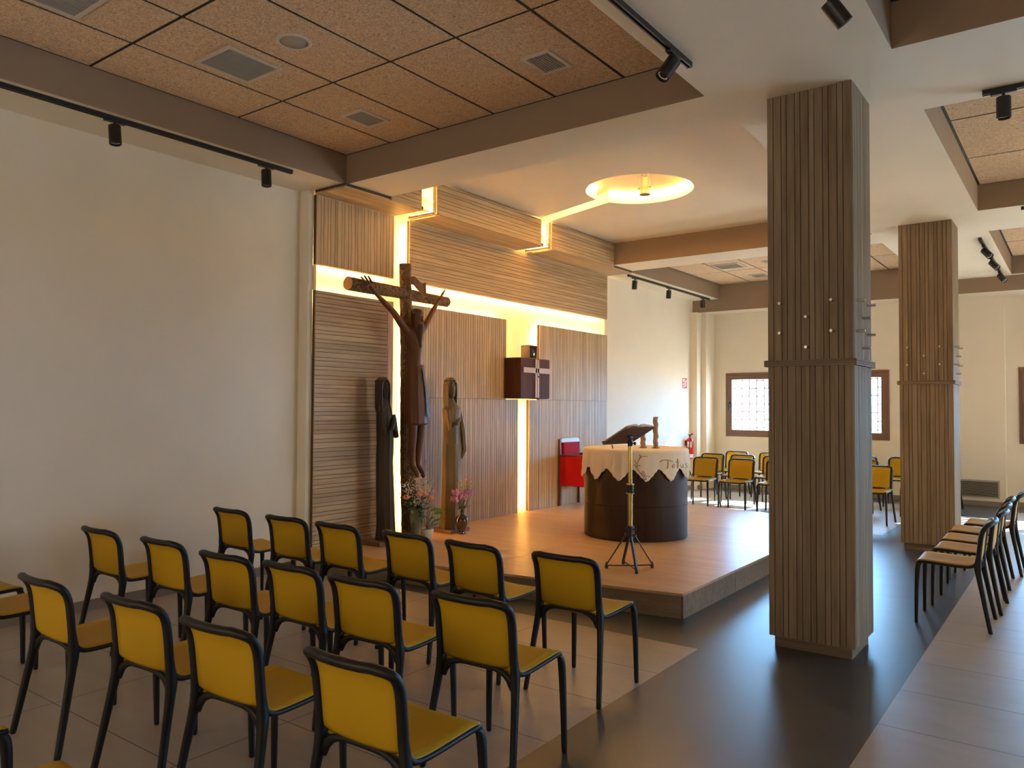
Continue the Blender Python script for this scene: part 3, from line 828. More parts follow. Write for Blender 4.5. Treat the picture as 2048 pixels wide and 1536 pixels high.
# candles
M_wax = mat('tan_wax', (.36, .25, .15), .6); _n = noise(M_wax, coords(M_wax), 30, 4); bump(M_wax, _n, .6, .01)
def candle(x, y, h, r, lab, taper=0):
    root = tag(empty('pillar_candle', (x, y, AT + .0085)), lab, 'candle', 'rough tan candles on the altar')
    random.seed(int(h * 1000)); bm = bmesh.new(); rings = []
    K = 18
    for i in range(K + 1):
        z = .008 + h * i / K
        w = r * (1 + taper * (1 - i / K)) * (1 + .10 * math.sin(i * 1.7 + h * 9))
        ox = .004 * math.sin(i * 1.1); rings.append([(ox + w * (1 + .13 * math.sin(k * 2.4 + i * .9)) * math.cos(2 * PI * k / 14), w * (1 + .13 * math.cos(k * 1.9 + i)) * math.sin(2 * PI * k / 14), z) for k in range(14)])
    loft(bm, rings); new('wax_body', bm, M_wax, root, smooth=2)
    bm = bmesh.new(); tube(bm, [(0, 0, h), (.001, 0, h + .022)], .0016, 6); new('wick', bm, M_black, root)
    bm = bmesh.new(); lathe(bm, [(r * 1.2, 0), (r * 1.75, .003), (r * 1.8, .008), (r * 1.5, .007)], n=28); new('drip_dish', bm, M_wax, root, smooth=2)
candle(-3.77, 7.745, .335, .026, 'tall rough tan candle standing on the altar')
candle(-3.90, 7.70, .225, .025, 'short knobbly tan candle on the altar, beside the tall one', .15)

# ================================================================== LECTERN + BOOK
LX, LY = -3.205, 6.085
lec = tag(empty('lectern_stand', (LX, LY, PZ)), 'brass and black tripod lectern stand in front of the altar', 'lectern')
bm = bmesh.new(); tube(bm, [(0, 0, .36), (0, 0, .67)], .0215, 20); new('lower_pole', bm, M_brass, lec, smooth=True)
bm = bmesh.new(); tube(bm, [(0, 0, .74), (0, 0, 1.09)], .0185, 20); new('upper_pole', bm, M_brass, lec, smooth=True)
bm = bmesh.new(); lathe(bm, [(.026, .665), (.030, .668), (.030, .735), (.026, .74)], n=24); new('grip', bm, M_black, lec, smooth=True)
for z in (.658, .738):
    bm = bmesh.new(); lathe(bm, [(.026, z - .006), (.035, z - .004), (.035, z + .004), (.026, z + .006)], n=24); new('collar_ring', bm, M_brass, lec, smooth=True)
bm = bmesh.new(); box(bm, -.028, .028, -.028, .028, .27, .375)
for z in (.30, .35):
    tube(bm, [(-.06, 0, z), (.06, 0, z)], .006, 8); tube(bm, [(0, -.045, z), (0, .045, z)], .006, 8)
new('hub', bm, M_blackm, lec, bevel=.003)
for k, a in enumerate((-148, 49, -47, 135)):
    a = math.radians(a); r_ = .205 if k < 2 else .205
    dx, dy = math.cos(a), math.sin(a)
    bm = bmesh.new()
    if k < 2: tube(bm, [(dx * .03, dy * .03, .31), (dx * r_, dy * r_, .035)], .006, 8)
    else: tube(bm, [(dx * .015, dy * .015, .30), (dx * r_, dy * r_, .03)], .014, 4)
    tube(bm, [(dx * r_, dy * r_, .028), (0, 0, .03)], .006, 6)
    new('leg', bm, M_blackm, lec)
    bm = bmesh.new(); lathe(bm, [(.008, 0), (.014, .003), (.014, .022), (.007, .05), (.003, .058)], (dx * r_, dy * r_, 0), 12); new('foot', bm, M_blackm, lec, smooth=True)
bm = bmesh.new(); tube(bm, [(0, 0, 1.07), (0, 0, 1.10), (0, 0, 1.13)], [.022, .024, .014], 14); tube(bm, [(-.035, .0, 1.10), (.04, 0, 1.095)], .006, 8); ellipsoid(bm, (.045, 0, 1.095), (.012, .012, .016)); tube(bm, [(0, -.03, 1.15), (0, .03, 1.15)], .016, 12)
new('tilt_joint', bm, M_blackm, lec, smooth=True)
# desk plane: local frame rising towards +X
tilt = math.radians(29)
DM = Matrix.Translation((LX - .012, LY - .0, PZ + 1.165)) @ Matrix.Scale(.9, 4) @ Matrix.Rotation(math.radians(-9), 4, 'Z') @ Matrix.Rotation(-tilt, 4, 'Y')
M_desk = mat('brown_desk', (.12, .06, .04), .5)
bm = bmesh.new(); box(bm, -.165, .175, -.215, .225, -.008, .004); box(bm, -.178, -.165, -.215, .225, -.008, .028)
desk = new('desk', bm, M_desk, None, bevel=.003); desk.matrix_world = DM; desk.parent = lec; desk.matrix_parent_inverse = Matrix.Translation((LX, LY, PZ)).inverted()
# cover cloth and open book lying on the desk
M_cover = mat('cream_cover_cloth', (.42, .30, .235), .8); M_page = mat('book_pages', (.62, .54, .44), .8); M_leather = mat('brown_leather', (.11, .05, .035), .5)
bk = tag(empty('open_book'), 'open book lying on the tilted lectern desk', 'book'); bk.matrix_world = DM @ Matrix.Translation((.0, .01, .006))
bm = bmesh.new()
box(bm, -.15, .155, -.225, .225, 0, .005); new('cover', bm, M_leather, bk, bevel=.002)
for s in (-1, 1):
    bm = bmesh.new(); top = []; bot = []
    prof = [(0.003, .012), (.03, .036), (.08, .040), (.14, .032), (.195, .024), (.218, .018)]
    lo = [[(x, s * y, .005) for y, z in prof] for x in (-.148, .152)]; hi = [[(x, s * y, z) for y, z in prof] for x in (-.148, .152)]
    for x in (-.148, .152):
        pass
    rings_ = []
    for x in (-.148, .152): rings_.append([(x, s * y, z) for y, z in prof] + [(x, s * y, .0052) for y, z in reversed(prof)])
    loft(bm, rings_); new('page_block', bm, M_page, bk)
bm = bmesh.new()
pts = [(.02, .0, .02), (-.12, -.05, .045), (-.165, -.09, .03), (-.172, -.10, -.03), (-.175, -.105, -.06)]
for a_, b_ in zip(pts, pts[1:]):
    a_, b_ = Vector(a_), Vector(b_); w = Vector((0, .009, 0)); v = [bm.verts.new(q) for q in (a_ - w, a_ + w, b_ + w, b_ - w)]; bm.faces.new(v)
rb = new('ribbon', bm, mat('gold_ribbon', (.30, .22, .12), .6), bk); rb.modifiers.new('t', 'SOLIDIFY').thickness = .0015
cl = tag(empty('lectern_cloth'), 'cream embroidered cloth draped over the lectern desk under the book', 'cloth'); cl.matrix_world = DM
bm = bmesh.new(); g1 = []
for i in range(25):
    x = -.17 + .365 * i / 24; row = []
    for j in range(25):
        y = -.235 + .47 * j / 24
        z = .0045
        if x > .165: z -= (x - .165) * .5 ; z += .006 * math.sin(y * 30)
        if y < -.215: z -= (-.215 - y) * .5
        if y > .225: z -= (y - .225) * .8
        if x > .12: z += .012 * max(0, math.cos((y + .1) * 12)) * (x - .12) / .1
        row.append(bm.verts.new((x, y, z)))
    g1.append(row)
for i in range(24):
    for j in range(24): bm.faces.new((g1[i][j], g1[i + 1][j], g1[i + 1][j + 1], g1[i][j + 1]))
q = new('fabric', bm, M_cover, cl, smooth=2); q.modifiers.new('t', 'SOLIDIFY').thickness = .0012
bm = bmesh.new()
for P_ in ([(.19, -.18, .004), (.17, -.15, .006), (.15, -.16, .008), (.14, -.19, .006)], [(.17, -.15, .006), (.17, -.11, .008), (.15, -.09, .008)]):
    tube(bm, P_, .003, 6)
new('embroidery', bm, M_wine, cl)

# ================================================================== TABERNACLE
tb = tag(empty('tabernacle'), 'dark wooden tabernacle box with pale cross inlay, hung on the slatted wall', 'tabernacle')
boxm('cabinet', (-6.06, -5.825, 8.03, 8.70, 1.71, 2.24), M_tab, tb, bevel=.004)
boxm('door', [(-5.823, -5.80, 8.034, 8.385, 1.715, 2.235), (-5.823, -5.80, 8.39, 8.697, 1.715, 2.235)], M_tab, tb, bevel=.003)
M_inlay = mat('pale_inlay', (.46, .34, .25), .45)
boxm('cross_inlay', [(-5.80, -5.785, 8.08, 8.70, 2.045, 2.115), (-5.80, -5.785, 8.345, 8.38, 1.725, 2.225), (-5.80, -5.785, 8.395, 8.43, 1.725, 2.225)], M_inlay, tb, bevel=.002)
bm = bmesh.new(); lathe(bm, [(.012, 0), (.012, .012)], n=16); o = new('keyhole', bm, M_black, tb, smooth=True); o.location = (-5.785, 8.412, 2.0); o.rotation_euler = (0, PI / 2, 0)
sl = tag(empty('sanctuary_lamp', (-5.90, 8.37, 2.241)), 'small glass-fronted box lamp standing on the tabernacle', 'lamp')
boxm('housing', [(-.08, .055, -.085, -.075, 0, .17), (-.08, .055, .085, .095, 0, .17), (-.08, .055, -.085, .095, .165, .175), (-.08, .055, -.085, .095, 0, .006), (-.08, -.07, -.085, .095, 0, .17)], mat('grey_metal', (.22, .17, .14), .4), sl)
M_cry = mat('crystal', (.9, .93, .95), .06, trans=1)
bm = bmesh.new(); lathe(bm, [(.035, .008), (.05, .02), (.066, .07), (.060, .115), (.04, .14)], (.0, .005, 0), 12); new('crystal_cup', bm, M_cry, sl)

# ================================================================== ARMCHAIR
ac = tag(empty('red_armchair', (-5.80, 9.61, PZ)), 'red upholstered armchair with wooden legs against the slatted wall', 'armchair')
M_red = mat('red_upholstery', (.42, .006, .008), .8, spec=.2); bump(M_red, noise(M_red, coords(M_red), 250, 2), .2, .001)
M_redb = mat('dark_red_upholstery', (.36, .006, .028), .8, spec=.2)
M_cherry = wood('cherry_wood', 2, (.24, .075, .03), (.12, .03, .015), .35, island=False)
M_pale = mat('pale_top_rail', (.50, .50, .47), .35)
for s in (-1, 1):
    boxm('side_panel', (-.235, .36, s * .265 - .03, s * .265 + .03, .29, .715), M_red, ac, bevel=.02)
    bm = bmesh.new()
    loft(bm, [[(x + dx, s * .262 + dy, z) for dx, dy in ((-.02, -.02), (.02, -.02), (.02, .02), (-.02, .02))] for x, z in ((-.252, 0), (-.245, .3), (-.245, .6), (-.262, .95))])
    new('rear_leg', bm, M_cherry, ac, bevel=.004)
    bm = bmesh.new(); loft(bm, [[(.335 + dx, s * .262 + dy, z) for dx, dy in ((-.018, -.018), (.018, -.018), (.018, .018), (-.018, .018))] for z in (0, .3)])
    new('front_leg', bm, M_blackm, ac, bevel=.003)
    boxm('arm_rest', (-.24, .37, s * .265 - .034, s * .265 + .034, .715, .735), M_cherry, ac, bevel=.006)
boxm('seat_cushion', (-.22, .36, -.235, .235, .30, .50), M_red, ac, bevel=.03)
bm = bmesh.new()
loft(bm, [[(x - .022, -w, z), (x + .03, -w * .96, z), (x + .034, 0, z), (x + .03, w * .96, z), (x - .022, w, z)] for x, z, w in ((-.215, .45, .225), (-.225, .6, .225), (-.235, .75, .22), (-.25, .90, .205))])
new('backrest', bm, M_redb, ac, bevel=.012)
bm = bmesh.new()
loft(bm, [[(x - .022, -w, z), (x + .02, -w, z), (x + .02, w, z), (x - .022, w, z)] for x, z, w in ((-.25, .90, .25), (-.258, .95, .24), (-.262, .968, .20))])
new('top_rail', bm, M_pale, ac, bevel=.006)

# ================================================================== CARVED FIGURES
M_bark = mat('tree_bark', (.16, .10, .05), .9)
_v = coords(M_bark, scale=(1, 1, 1)); _n = noise(M_bark, _v, 26, 8, .7, 1.5)
L(M_bark, ramp(M_bark, _n, [(.35, (.05, .028, .014)), (.5, (.17, .10, .048)), (.68, (.34, .22, .11))]), bsdf(M_bark).inputs['Base Color']); bump(M_bark, _n, 1, .02)
M_endg = mat('sawn_end', (.52, .27, .11), .7)
M_carv = wood('carved_brown_wood', 2, (.155, .066, .026), (.07, .027, .010), .5, island=False, grain=.6, spec=.25)
M_statg = wood('carved_green_brown_wood', 2, (.21, .16, .08), (.085, .062, .03), .55, island=False, grain=.6, spec=.25)
M_statd = wood('carved_dark_wood', 2, (.065, .048, .030), (.025, .018, .012), .5, island=False, grain=.6, spec=.25)
crx = tag(empty('crucifix', (-5.85, 6.06, PZ)), 'tall rough tree-trunk crucifix with a carved wooden figure', 'crucifix')
def rel(p): return (p[0] + 5.85, p[1] - 6.06, p[2] - PZ)
random.seed(3)
def barklog(name, p, q, r0, r1, par, n=22, K=60):
    bm = bmesh.new(); p, q = Vector(p), Vector(q); d = (q - p).normalized(); a = d.orthogonal().normalized(); b = d.cross(a); rings = []
    ph = [random.random() * 6 for _ in range(6)]
    for i in range(K + 1):
        t_ = i / K; c = p.lerp(q, t_); r_ = r0 + (r1 - r0) * t_
        rings.append([c + (a * math.cos(2 * PI * k / n) + b * math.sin(2 * PI * k / n)) * (r_ * (1 + .05 * math.sin(t_ * 9 + ph[0] + k * .3) + random.uniform(-.055, .055))) for k in range(n)])
    rs = loft(bm, rings)
    for f in bm.faces:
        if len(f.verts) == n: f.material_index = 1
    return new(name, bm, [M_bark, M_endg], par)
barklog('trunk', rel((-5.85, 6.065, PZ)), rel((-5.85, 5.972, 3.13)), .085, .063, crx)
barklog('crossbeam', rel((-5.83, 5.15, 2.815)), rel((-5.87, 6.67, 2.80)), .068, .055, crx)
bm = bmesh.new()                                            # curled title scroll
sp = [rel(p) for p in ((-5.775, 5.90, 2.90), (-5.755, 5.93, 2.955), (-5.75, 5.99, 2.97), (-5.75, 6.06, 2.93), (-5.755, 6.13, 2.915), (-5.75, 6.19, 2.93))]
for (a_, b_), (h0, h1) in zip(zip(sp, sp[1:]), ((.03, .035), (.035, .04), (.04, .045), (.045, .055), (.055, .07))):
    box_pts = []
    A, B = Vector(a_), Vector(b_)
    v = [bm.verts.new(A + Vector((0, 0, .02))), bm.verts.new(A - Vector((0, .01, h0 * 1.6))), bm.verts.new(B - Vector((0, -.008, h1 * 1.8))), bm.verts.new(B + Vector((0, 0, .02)))]; bm.faces.new(v)
bmesh.ops.remove_doubles(bm, verts=bm.verts[:], dist=.002)
o = new('title_scroll', bm, M_carv, crx); o.modifiers.new('t', 'SOLIDIFY').thickness = .018
# body (one continuous skinned surface)
def skin(name, verts, edges, root, m, par, sub=2, smooth=True):
    me = bpy.data.meshes.new(name); me.from_pydata([v[0] for v in verts], edges, []); o = bpy.data.objects.new(name, me); COL.objects.link(o)
    me.materials.append(m); o.parent = par
    md = o.modifiers.new('skin', 'SKIN'); md.use_smooth_shade = smooth
    if not me.skin_vertices: me.skin_vertices.new(name='')
    for i, v in enumerate(verts):
        sv = me.skin_vertices[0].data[i]; sv.radius = v[1] if isinstance(v[1], tuple) else (v[1], v[1]); sv.use_root = (i == root)
    if sub: s = o.modifiers.new('sub', 'SUBSURF'); s.levels = sub; s.render_levels = sub
    return o
fx = -5.70
V = []; E = []
def add(p, r, par=None):
    V.append((rel(p), r)); i = len(V) - 1
    if par is not None: E.append((par, i))
    return i
pel = add((fx, 5.975, 1.92), (.085, .075)); wst = add((fx, 5.972, 2.06), (.075, .062), pel); ch = add((fx, 5.968, 2.22), (.098, .075), wst)
sh = add((fx - .005, 5.965, 2.36), (.085, .06), ch); nk = add((fx + .01, 5.965, 2.43), .042, sh); hd0 = add((fx + .03, 5.965, 2.50), .055, nk); hd1 = add((fx + .03, 5.962, 2.585), .05, hd0)
def arm(s, el, wr, palm):
    a = add(s, .046, sh); m_ = add(tuple((Vector(s) + Vector(el)) / 2), .043, a); b = add(el, .033, m_); m2 = add(tuple((Vector(el) * .6 + Vector(wr) * .4)), .033, b); c = add(wr, .019, m2); return add(palm, (.026, .016), c)
pl = arm((fx - .01, 5.86, 2.385), (fx - .02, 5.675, 2.57), (fx - .02, 5.40, 2.75), (fx - .015, 5.335, 2.80))
pr = arm((fx - .01, 6.065, 2.39), (fx - .02, 6.22, 2.57), (fx - .03, 6.36, 2.755), (fx - .02, 6.395, 2.81))
for s, (kx, ky, kz), (ax_, ay_, az_) in ((-1, (fx + .03, 5.93, 1.40), (fx, 5.945, .99)), (1, (fx + .03, 6.055, 1.40), (fx, 6.035, .98))):
    h = add((fx, 5.975 + s * .045, 1.80), .068, pel); t1 = add((fx + .015, 5.975 + s * .05, 1.60), .062, h); k = add((kx, ky, kz), .047, t1)
    c = add((fx + .01, (ky + ay_) / 2, 1.22), .045, k); a = add((ax_, ay_, az_), .024, c); f_ = add((ax_ + .04, ay_ + .02, az_ - .07), (.030, .022), a); add((ax_ + .06, ay_ + .03, az_ - .14), (.024, .014), f_)
body = skin('carved_body', V, E, 0, M_carv, crx)
def fingers(par, palm, dirv, side, m, s=1.0, curl=.0):
    dirv = Vector(dirv).normalized(); side = Vector(side).normalized(); pn = dirv.cross(side)
    for k in range(4):
        l = (.062, .072, .068, .052)[k] * s; base = Vector(palm) + dirv * .012 + side * ((k - 1.5) * .0125 * s)
        d = (dirv + side * (k - 1.5) * .10).normalized()
        skin('finger', [(tuple(base), .0075 * s), (tuple(base + d * l * .55 + pn * curl * .3), .0068 * s), (tuple(base + d * l + pn * curl), .0048 * s)], [(0, 1), (1, 2)], 0, m, par, 1)
    base = Vector(palm) - side * .02 * s - dirv * .015
    d = (dirv * .6 - side).normalized()
    skin('thumb', [(tuple(base), .0085 * s), (tuple(base + d * .028 * s), .0075 * s), (tuple(base + d * .02 * s + dirv * .04 * s), .0055 * s)], [(0, 1), (1, 2)], 0, m, par, 1)
fingers(crx, V[pl][0], (0, -.115, .10), (.5, .5, .45), M_carv, 1.75)
fingers(crx, V[pr][0], (0, .05, .075), (.6, -.5, .3), M_carv, 1.5, .01)
# head details: face plane, nose, brow, beard, hair
def P_(x, y, z): return rel((x, y, z))
bm = bmesh.new()
for z, rx, ry in ():
    pass
loft(bm, [[P_(fx + .03 + rx * math.cos(a), 5.963 + ry * math.sin(a), z) for a in [2 * PI * k / 8 + .39 for k in range(8)]] for z, rx, ry in ((2.36, .035, .028), (2.42, .062, .045), (2.47, .073, .054), (2.53, .078, .057), (2.58, .074, .055), (2.60, .06, .05))])
new('head', bm, M_carv, crx)
bm = bmesh.new()
v = [bm.verts.new(P_(*p)) for p in ((fx + .100, 5.955, 2.565), (fx + .100, 5.975, 2.565), (fx + .128, 5.967, 2.50), (fx + .098, 5.950, 2.49), (fx + .098, 5.983, 2.49))]
for f in ((0, 1, 2), (0, 2, 3), (1, 4, 2), (2, 4, 3), (0, 3, 4, 1)): bm.faces.new([v[i] for i in f])
for yy in (5.943, 5.99): ellipsoid(bm, P_(fx + .095, yy, 2.545), (.012, .013, .007), nu=8, nv=6)
tube(bm, [P_(fx + .105, 5.945, 2.468), P_(fx + .113, 5.967, 2.472), P_(fx + .105, 5.99, 2.468)], .005, 6)
new('face', bm, M_carv, crx)
M_hair = wood('carved_hair', 2, (.10, .045, .02), (.035, .014, .007), .5, island=False, spec=.25)
bm = bmesh.new()
loft(bm, [[P_(fx + .015 + rx * math.cos(a), 5.963 + ry * math.sin(a), z) for a in [2 * PI * k / 10 for k in range(10)]] for z, rx, ry in ((2.575, .086, .068), (2.60, .088, .07), (2.622, .075, .06), (2.632, .04, .035))])
for s in (-1, 1):
    loft(bm, [[P_(fx + x + a_ * .02, 5.963 + s * (y + b_ * .012), z) for a_, b_ in ((-1, -1), (1, -1), (1, 1), (-1, 1))] for x, y, z in ((.0, .062, 2.60), (.0, .07, 2.50), (.01, .066, 2.40), (.03, .05, 2.32), (.04, .042, 2.26))])
new('hair', bm, M_hair, crx)
bm = bmesh.new()
loft(bm, [[P_(fx + x + a_ * .02, 5.968 + b_ * w, z) for a_, b_ in ((-1, -1), (1, -.7), (1.6, 0), (1, .7), (-1, 1))] for x, w, z in ((.085, .040, 2.462), (.09, .040, 2.42), (.08, .034, 2.36), (.07, .026, 2.29), (.065, .012, 2.22))])
new('beard', bm, M_hair, crx)
bm = bmesh.new()                                            # long loincloth, faceted
rg = []
for z, w, dpt, sh_ in ((2.04, .088, .075, 0), (1.95, .098, .088, 0), (1.80, .105, .095, .0), (1.60, .115, .10, .01), (1.42, .122, .105, .015), (1.405, .10, .09, .015)):
    rg.append([P_(fx + .01 + dpt * cx, 5.975 + sh_ + w * cy, z) for cx, cy in ((1, -.55), (1.12, .05), (.95, .6), (.35, 1.0), (-.7, .95), (-.9, 0), (-.7, -.95), (.35, -1.0))])
loft(bm, rg)
v = [bm.verts.new(P_(*p)) for p in ((fx + .11, 5.99, 2.02), (fx + .13, 5.965, 1.98), (fx + .135, 6.04, 1.50), (fx + .12, 6.095, 1.47), (fx + .105, 6.06, 1.8))]
bm.faces.new(v[:4]); bm.faces.new((v[0], v[3], v[4]))
o = new('loincloth', bm, M_carv, crx, bevel=.006)

def statue(name, x, y, z0, rings, m, label, headz, facing, base, hooded):
    root = tag(empty(name, (x, y, z0)), label, 'statue')
    a = math.radians(facing); Rm = Matrix.Rotation(a, 3, 'Z')
    bm = bmesh.new(); lo = []
    shape = [(1.0, 0), (.80, .52), (.35, .95), (-.35, .9), (-.9, .45), (-1, -.1), (-.8, -.6), (-.2, -.98), (.45, -.85), (.88, -.4)]
    for k, (z, rx, ry, ox, oy) in enumerate(rings):
        r_ = []
        for i, (cx, cy) in enumerate(shape):
            w = 1 + .07 * math.sin(i * 2.1 + (k // 2) * 1.3)
            p = Rm @ Vector((rx * cx * w, ry * cy * w, 0)); r_.append((p.x + ox, p.y + oy, z))
        lo.append(r_)
    loft(bm, lo); new('robe', bm, m, root)
    hz_, hw, hd = headz
    oxy = rings[-1][3:5]
    bm = bmesh.new()                                        # faceted head with jaw and nose
    def T(px, py, pz): p = Rm @ Vector((px, py, 0)); return (p.x + oxy[0], p.y + oxy[1], pz)
    hd_r = []
    for zf, fw, fd, off in ((0, .35, .45, .012), (.12, .62, .75, .012), (.35, .85, .95, .006), (.65, .95, 1.0, 0), (.88, .85, .85, -.004), (1.0, .5, .5, -.01)):
        hd_r.append([T(off + hd * fd * cx, hw * fw * cy, hz_ + zf * .21) for cx, cy in ((1, -.25), (1, .25), (.6, .85), (-.4, 1), (-1, .4), (-1, -.4), (-.4, -1), (.6, -.85))])
    loft(bm, hd_r)
    n_ = [T(hd * 1.0, -.008, hz_ + .145), T(hd * 1.0, .008, hz_ + .145), T(hd * 1.34, 0, hz_ + .088), T(hd * .96, -.016, hz_ + .08), T(hd * .96, .016, hz_ + .08)]
    v = [bm.verts.new(q) for q in n_]
    for f in ((0, 1, 2), (0, 2, 3), (1, 4, 2), (2, 4, 3), (0, 3, 4, 1)): bm.faces.new([v[i] for i in f])
    for s in (-1, 1):
        q = T(hd * .95, s * .022, hz_ + .128); ellipsoid(bm, q, (.006, .011, .005), nu=8, nv=6)
        q = T(hd * .93, s * .022, hz_ + .148); ellipsoid(bm, q, (.010, .016, .006), nu=8, nv=6)
    q = T(hd * .98, 0, hz_ + .052); ellipsoid(bm, q, (.006, .015, .004), nu=8, nv=6)
    new('head', bm, m, root)
    bm = bmesh.new()                                        # veil / long hair: an open hood around the face
    for s in (-1, 1):
        rr = []
        for zf, o_, t_ in ((1.10, .05, .014), (.8, .98, .016), (.3, 1.06, .015), (-.2, 1.04, .013), (-.55, .85, .008)):
            cx = -.1
            rr.append([T(hd * (cx + .8) * 1, s * hw * o_, hz_ + zf * .21), T(hd * (cx + .75), s * (hw * o_ + t_), hz_ + zf * .21), T(hd * (cx - .9), s * (hw * o_ * .9 + t_), hz_ + zf * .21), T(hd * (cx - .9), s * hw * o_ * .6, hz_ + zf * .21)])
        loft(bm, rr)
    loft(bm, [[T(hd * cx, hw * cy * 1.10, hz_ + z_ * .21) for cx, cy in ((.85, -.5), (1.0, 0), (.85, .5), (.1, 1), (-1.05, .8), (-1.25, 0), (-1.05, -.8), (.1, -1))] for z_, k_ in ((.98, 1), (1.0, 1))][:2] + [[T(hd * cx * .5, hw * cy * .6, hz_ + 1.14 * .21) for cx, cy in ((.85, -.5), (1.0, 0), (.85, .5), (.1, 1), (-1.05, .8), (-1.25, 0), (-1.05, -.8), (.1, -1))]])
    loft(bm, [[T(hd * cx, hw * cy, hz_ + z_ * .21) for cx, cy in ((-.8, -1.0), (-.8, 1.0), (-1.35, .75), (-1.35, -.75))] for z_ in (1.0, .3, -.4)])
    new('veil', bm, m, root)
    return root, T, Rm
def arms(root, paths, m):
    bm = bmesh.new()
    for pts, rr in paths: tube(bm, pts, rr, 6)
    new('folded_arms', bm, m, root)
rt, T, Rm = statue('carved_statue', -5.80, 6.68, PZ + .035,
    [(0, .11, .135, 0, .0), (.10, .09, .120, 0, 0), (.35, .08, .118, 0, .0), (.65, .08, .120, 0, .012), (.88, .085, .128, .0, .02), (1.02, .085, .105, 0, .012), (1.20, .085, .10, 0, .0), (1.34, .085, .115, 0, .005), (1.40, .06, .075, 0, .0), (1.47, .035, .036, 0, -.01)],
    M_statg, 'tall slim carved statue of a robed woman with long hair, right of the crucifix', (1.465, .052, .058), -14, None, False)
arms(rt, [([(.03, -.10, 1.33), (.07, -.095, 1.12), (.105, -.02, 1.18), (.11, .03, 1.24)], [.034, .03, .024, .017]), ([(.02, .115, 1.32), (.06, .135, 1.1), (.07, .155, .88), (.05, .12, .78)], [.034, .032, .03, .02])], M_statg)
boxm('base', (-.17, .15, -.16, .17, -.035, .0), mat('statue_base_wood', (.16, .07, .04), .5), rt, bevel=.004)
bm = bmesh.new()
loft(bm, [[(x, -.03 + w_, z) for x, w_ in ((.04, -.10), (.115, -.02), (.115, .03), (.04, .13))] for z in (.0, .95)][:2]); new('front_fold', bm, M_statg, rt)
lt_, T, Rm = statue('carved_statue', -5.82, 5.66, PZ + .04,
    [(0, .11, .10, 0, .03), (.15, .095, .095, 0, .03), (.45, .09, .098, 0, .025), (.80, .088, .085, 0, .01), (1.0, .09, .095, 0, .02), (1.18, .09, .092, 0, .01), (1.32, .085, .088, 0, -.01), (1.42, .06, .062, 0, -.02), (1.48, .035, .036, 0, -.025)],
    M_statd, 'dark hooded carved statue left of the crucifix', (1.43, .052, .058), 8, None, True)
arms(lt_, [([(.03, -.075, 1.30), (.08, -.07, 1.08), (.11, .0, 1.14), (.115, .03, 1.25)], [.03, .03, .024, .018]), ([(.03, .085, 1.28), (.07, .10, 1.05), (.11, .05, 1.13), (.115, .035, 1.24)], [.03, .03, .024, .018])], M_statd)
boxm('base', (-.14, .14, -.19, .12, -.04, .0), bpy.data.materials['statue_base_wood'], lt_, bevel=.004)

# ================================================================== FLOWERS
M_leaf = mat('leaf_green', (.10, .27, .04), .45); M_leafd = mat('dark_leaf', (.02, .055, .015), .5); M_stem = mat('stem_green', (.10, .14, .05), .6)
M_rose = mat('peach_rose', (.70, .34, .26), .7); M_gyp = mat('white_blossom', (.72, .62, .52), .8); M_lil = mat('lilac_spike', (.5, .38, .52), .8)
M_pink = mat('pink_orchid', (.52, .22, .36), .6); M_yelf = mat('yellow_blossom', (.62, .40, .10), .6)
def leaf(bm, p, d, l, w, droop=.3, up=Vector((0, 0, 1)), n=6):
    p, d = Vector(p), Vector(d).normalized(); side = d.cross(up)
    if side.length < .05: side = Vector((1, 0, 0))
    side.normalize(); L_, C_, R_ = [], [], []
    for i in range(n + 1):
        t_ = i / n; c = p + d * l * t_ - Vector((0, 0, 1)) * droop * l * t_ * t_
        ww = w * math.sin(PI * (t_ * .92 + .04)) ** .8 * (1 - .25 * t_)
        C_.append(bm.verts.new(c - Vector((0, 0, ww * .25)))); L_.append(bm.verts.new(c + side * ww)); R_.append(bm.verts.new(c - side * ww))
    for i in range(n):
        bm.faces.new((L_[i], L_[i + 1], C_[i + 1], C_[i])); bm.faces.new((C_[i], C_[i + 1], R_[i + 1], R_[i]))
def rose(bm, c, r):
    c = Vector(c)
    for k in range(3):
        for j in range(4 + k):
            a = 2 * PI * j / (4 + k) + k * .7; rr = r * (.35 + .28 * k); tiltv = Vector((math.cos(a), math.sin(a), 0))
            ctr = c + tiltv * rr * .7 + Vector((0, 0, r * (.25 - .18 * k)))
            rot = Matrix.Rotation(a, 3, 'Z') @ Matrix.Rotation(.25 + .3 * k, 3, 'Y'); ellipsoid(bm, ctr, (r * .12, r * .42, r * .48), rot, 8, 6)
    ellipsoid(bm, c + Vector((0, 0, r * .2)), (r * .32, r * .32, r * .4), nu=8, nv=6)
vx, vy = -5.66, 5.98
va = tag(empty('glass_vase', (vx, vy, PZ)), 'tall clear glass vase holding the mixed bouquet before the crucifix', 'vase')
M_vg = mat('dark_water_glass', (.55, .62, .45), .05, trans=.85)
bm = bmesh.new(); lathe(bm, [(.05, 0), (.056, .01), (.062, .15), (.085, .33), (.082, .33), (.058, .15), (.050, .015), (.01, .012)], n=12); new('glass_body', bm, M_vg, va)
bm = bmesh.new(); lathe(bm, [(.045, .014), (.055, .14), (.06, .19)], n=20); new('water', bm, mat('murky_water', (.10, .12, .06), .1), va, smooth=2)
bq = tag(empty('mixed_bouquet', (vx, vy, PZ + .02)), 'bouquet of peach roses and white sprays standing in the clear glass vase', 'bouquet')
random.seed(11)
bm = bmesh.new(); heads = [(-.02, -.135, .44), (.05, -.02, .46), (.06, .055, .46), (.07, .15, .41), (.02, .02, .49)]
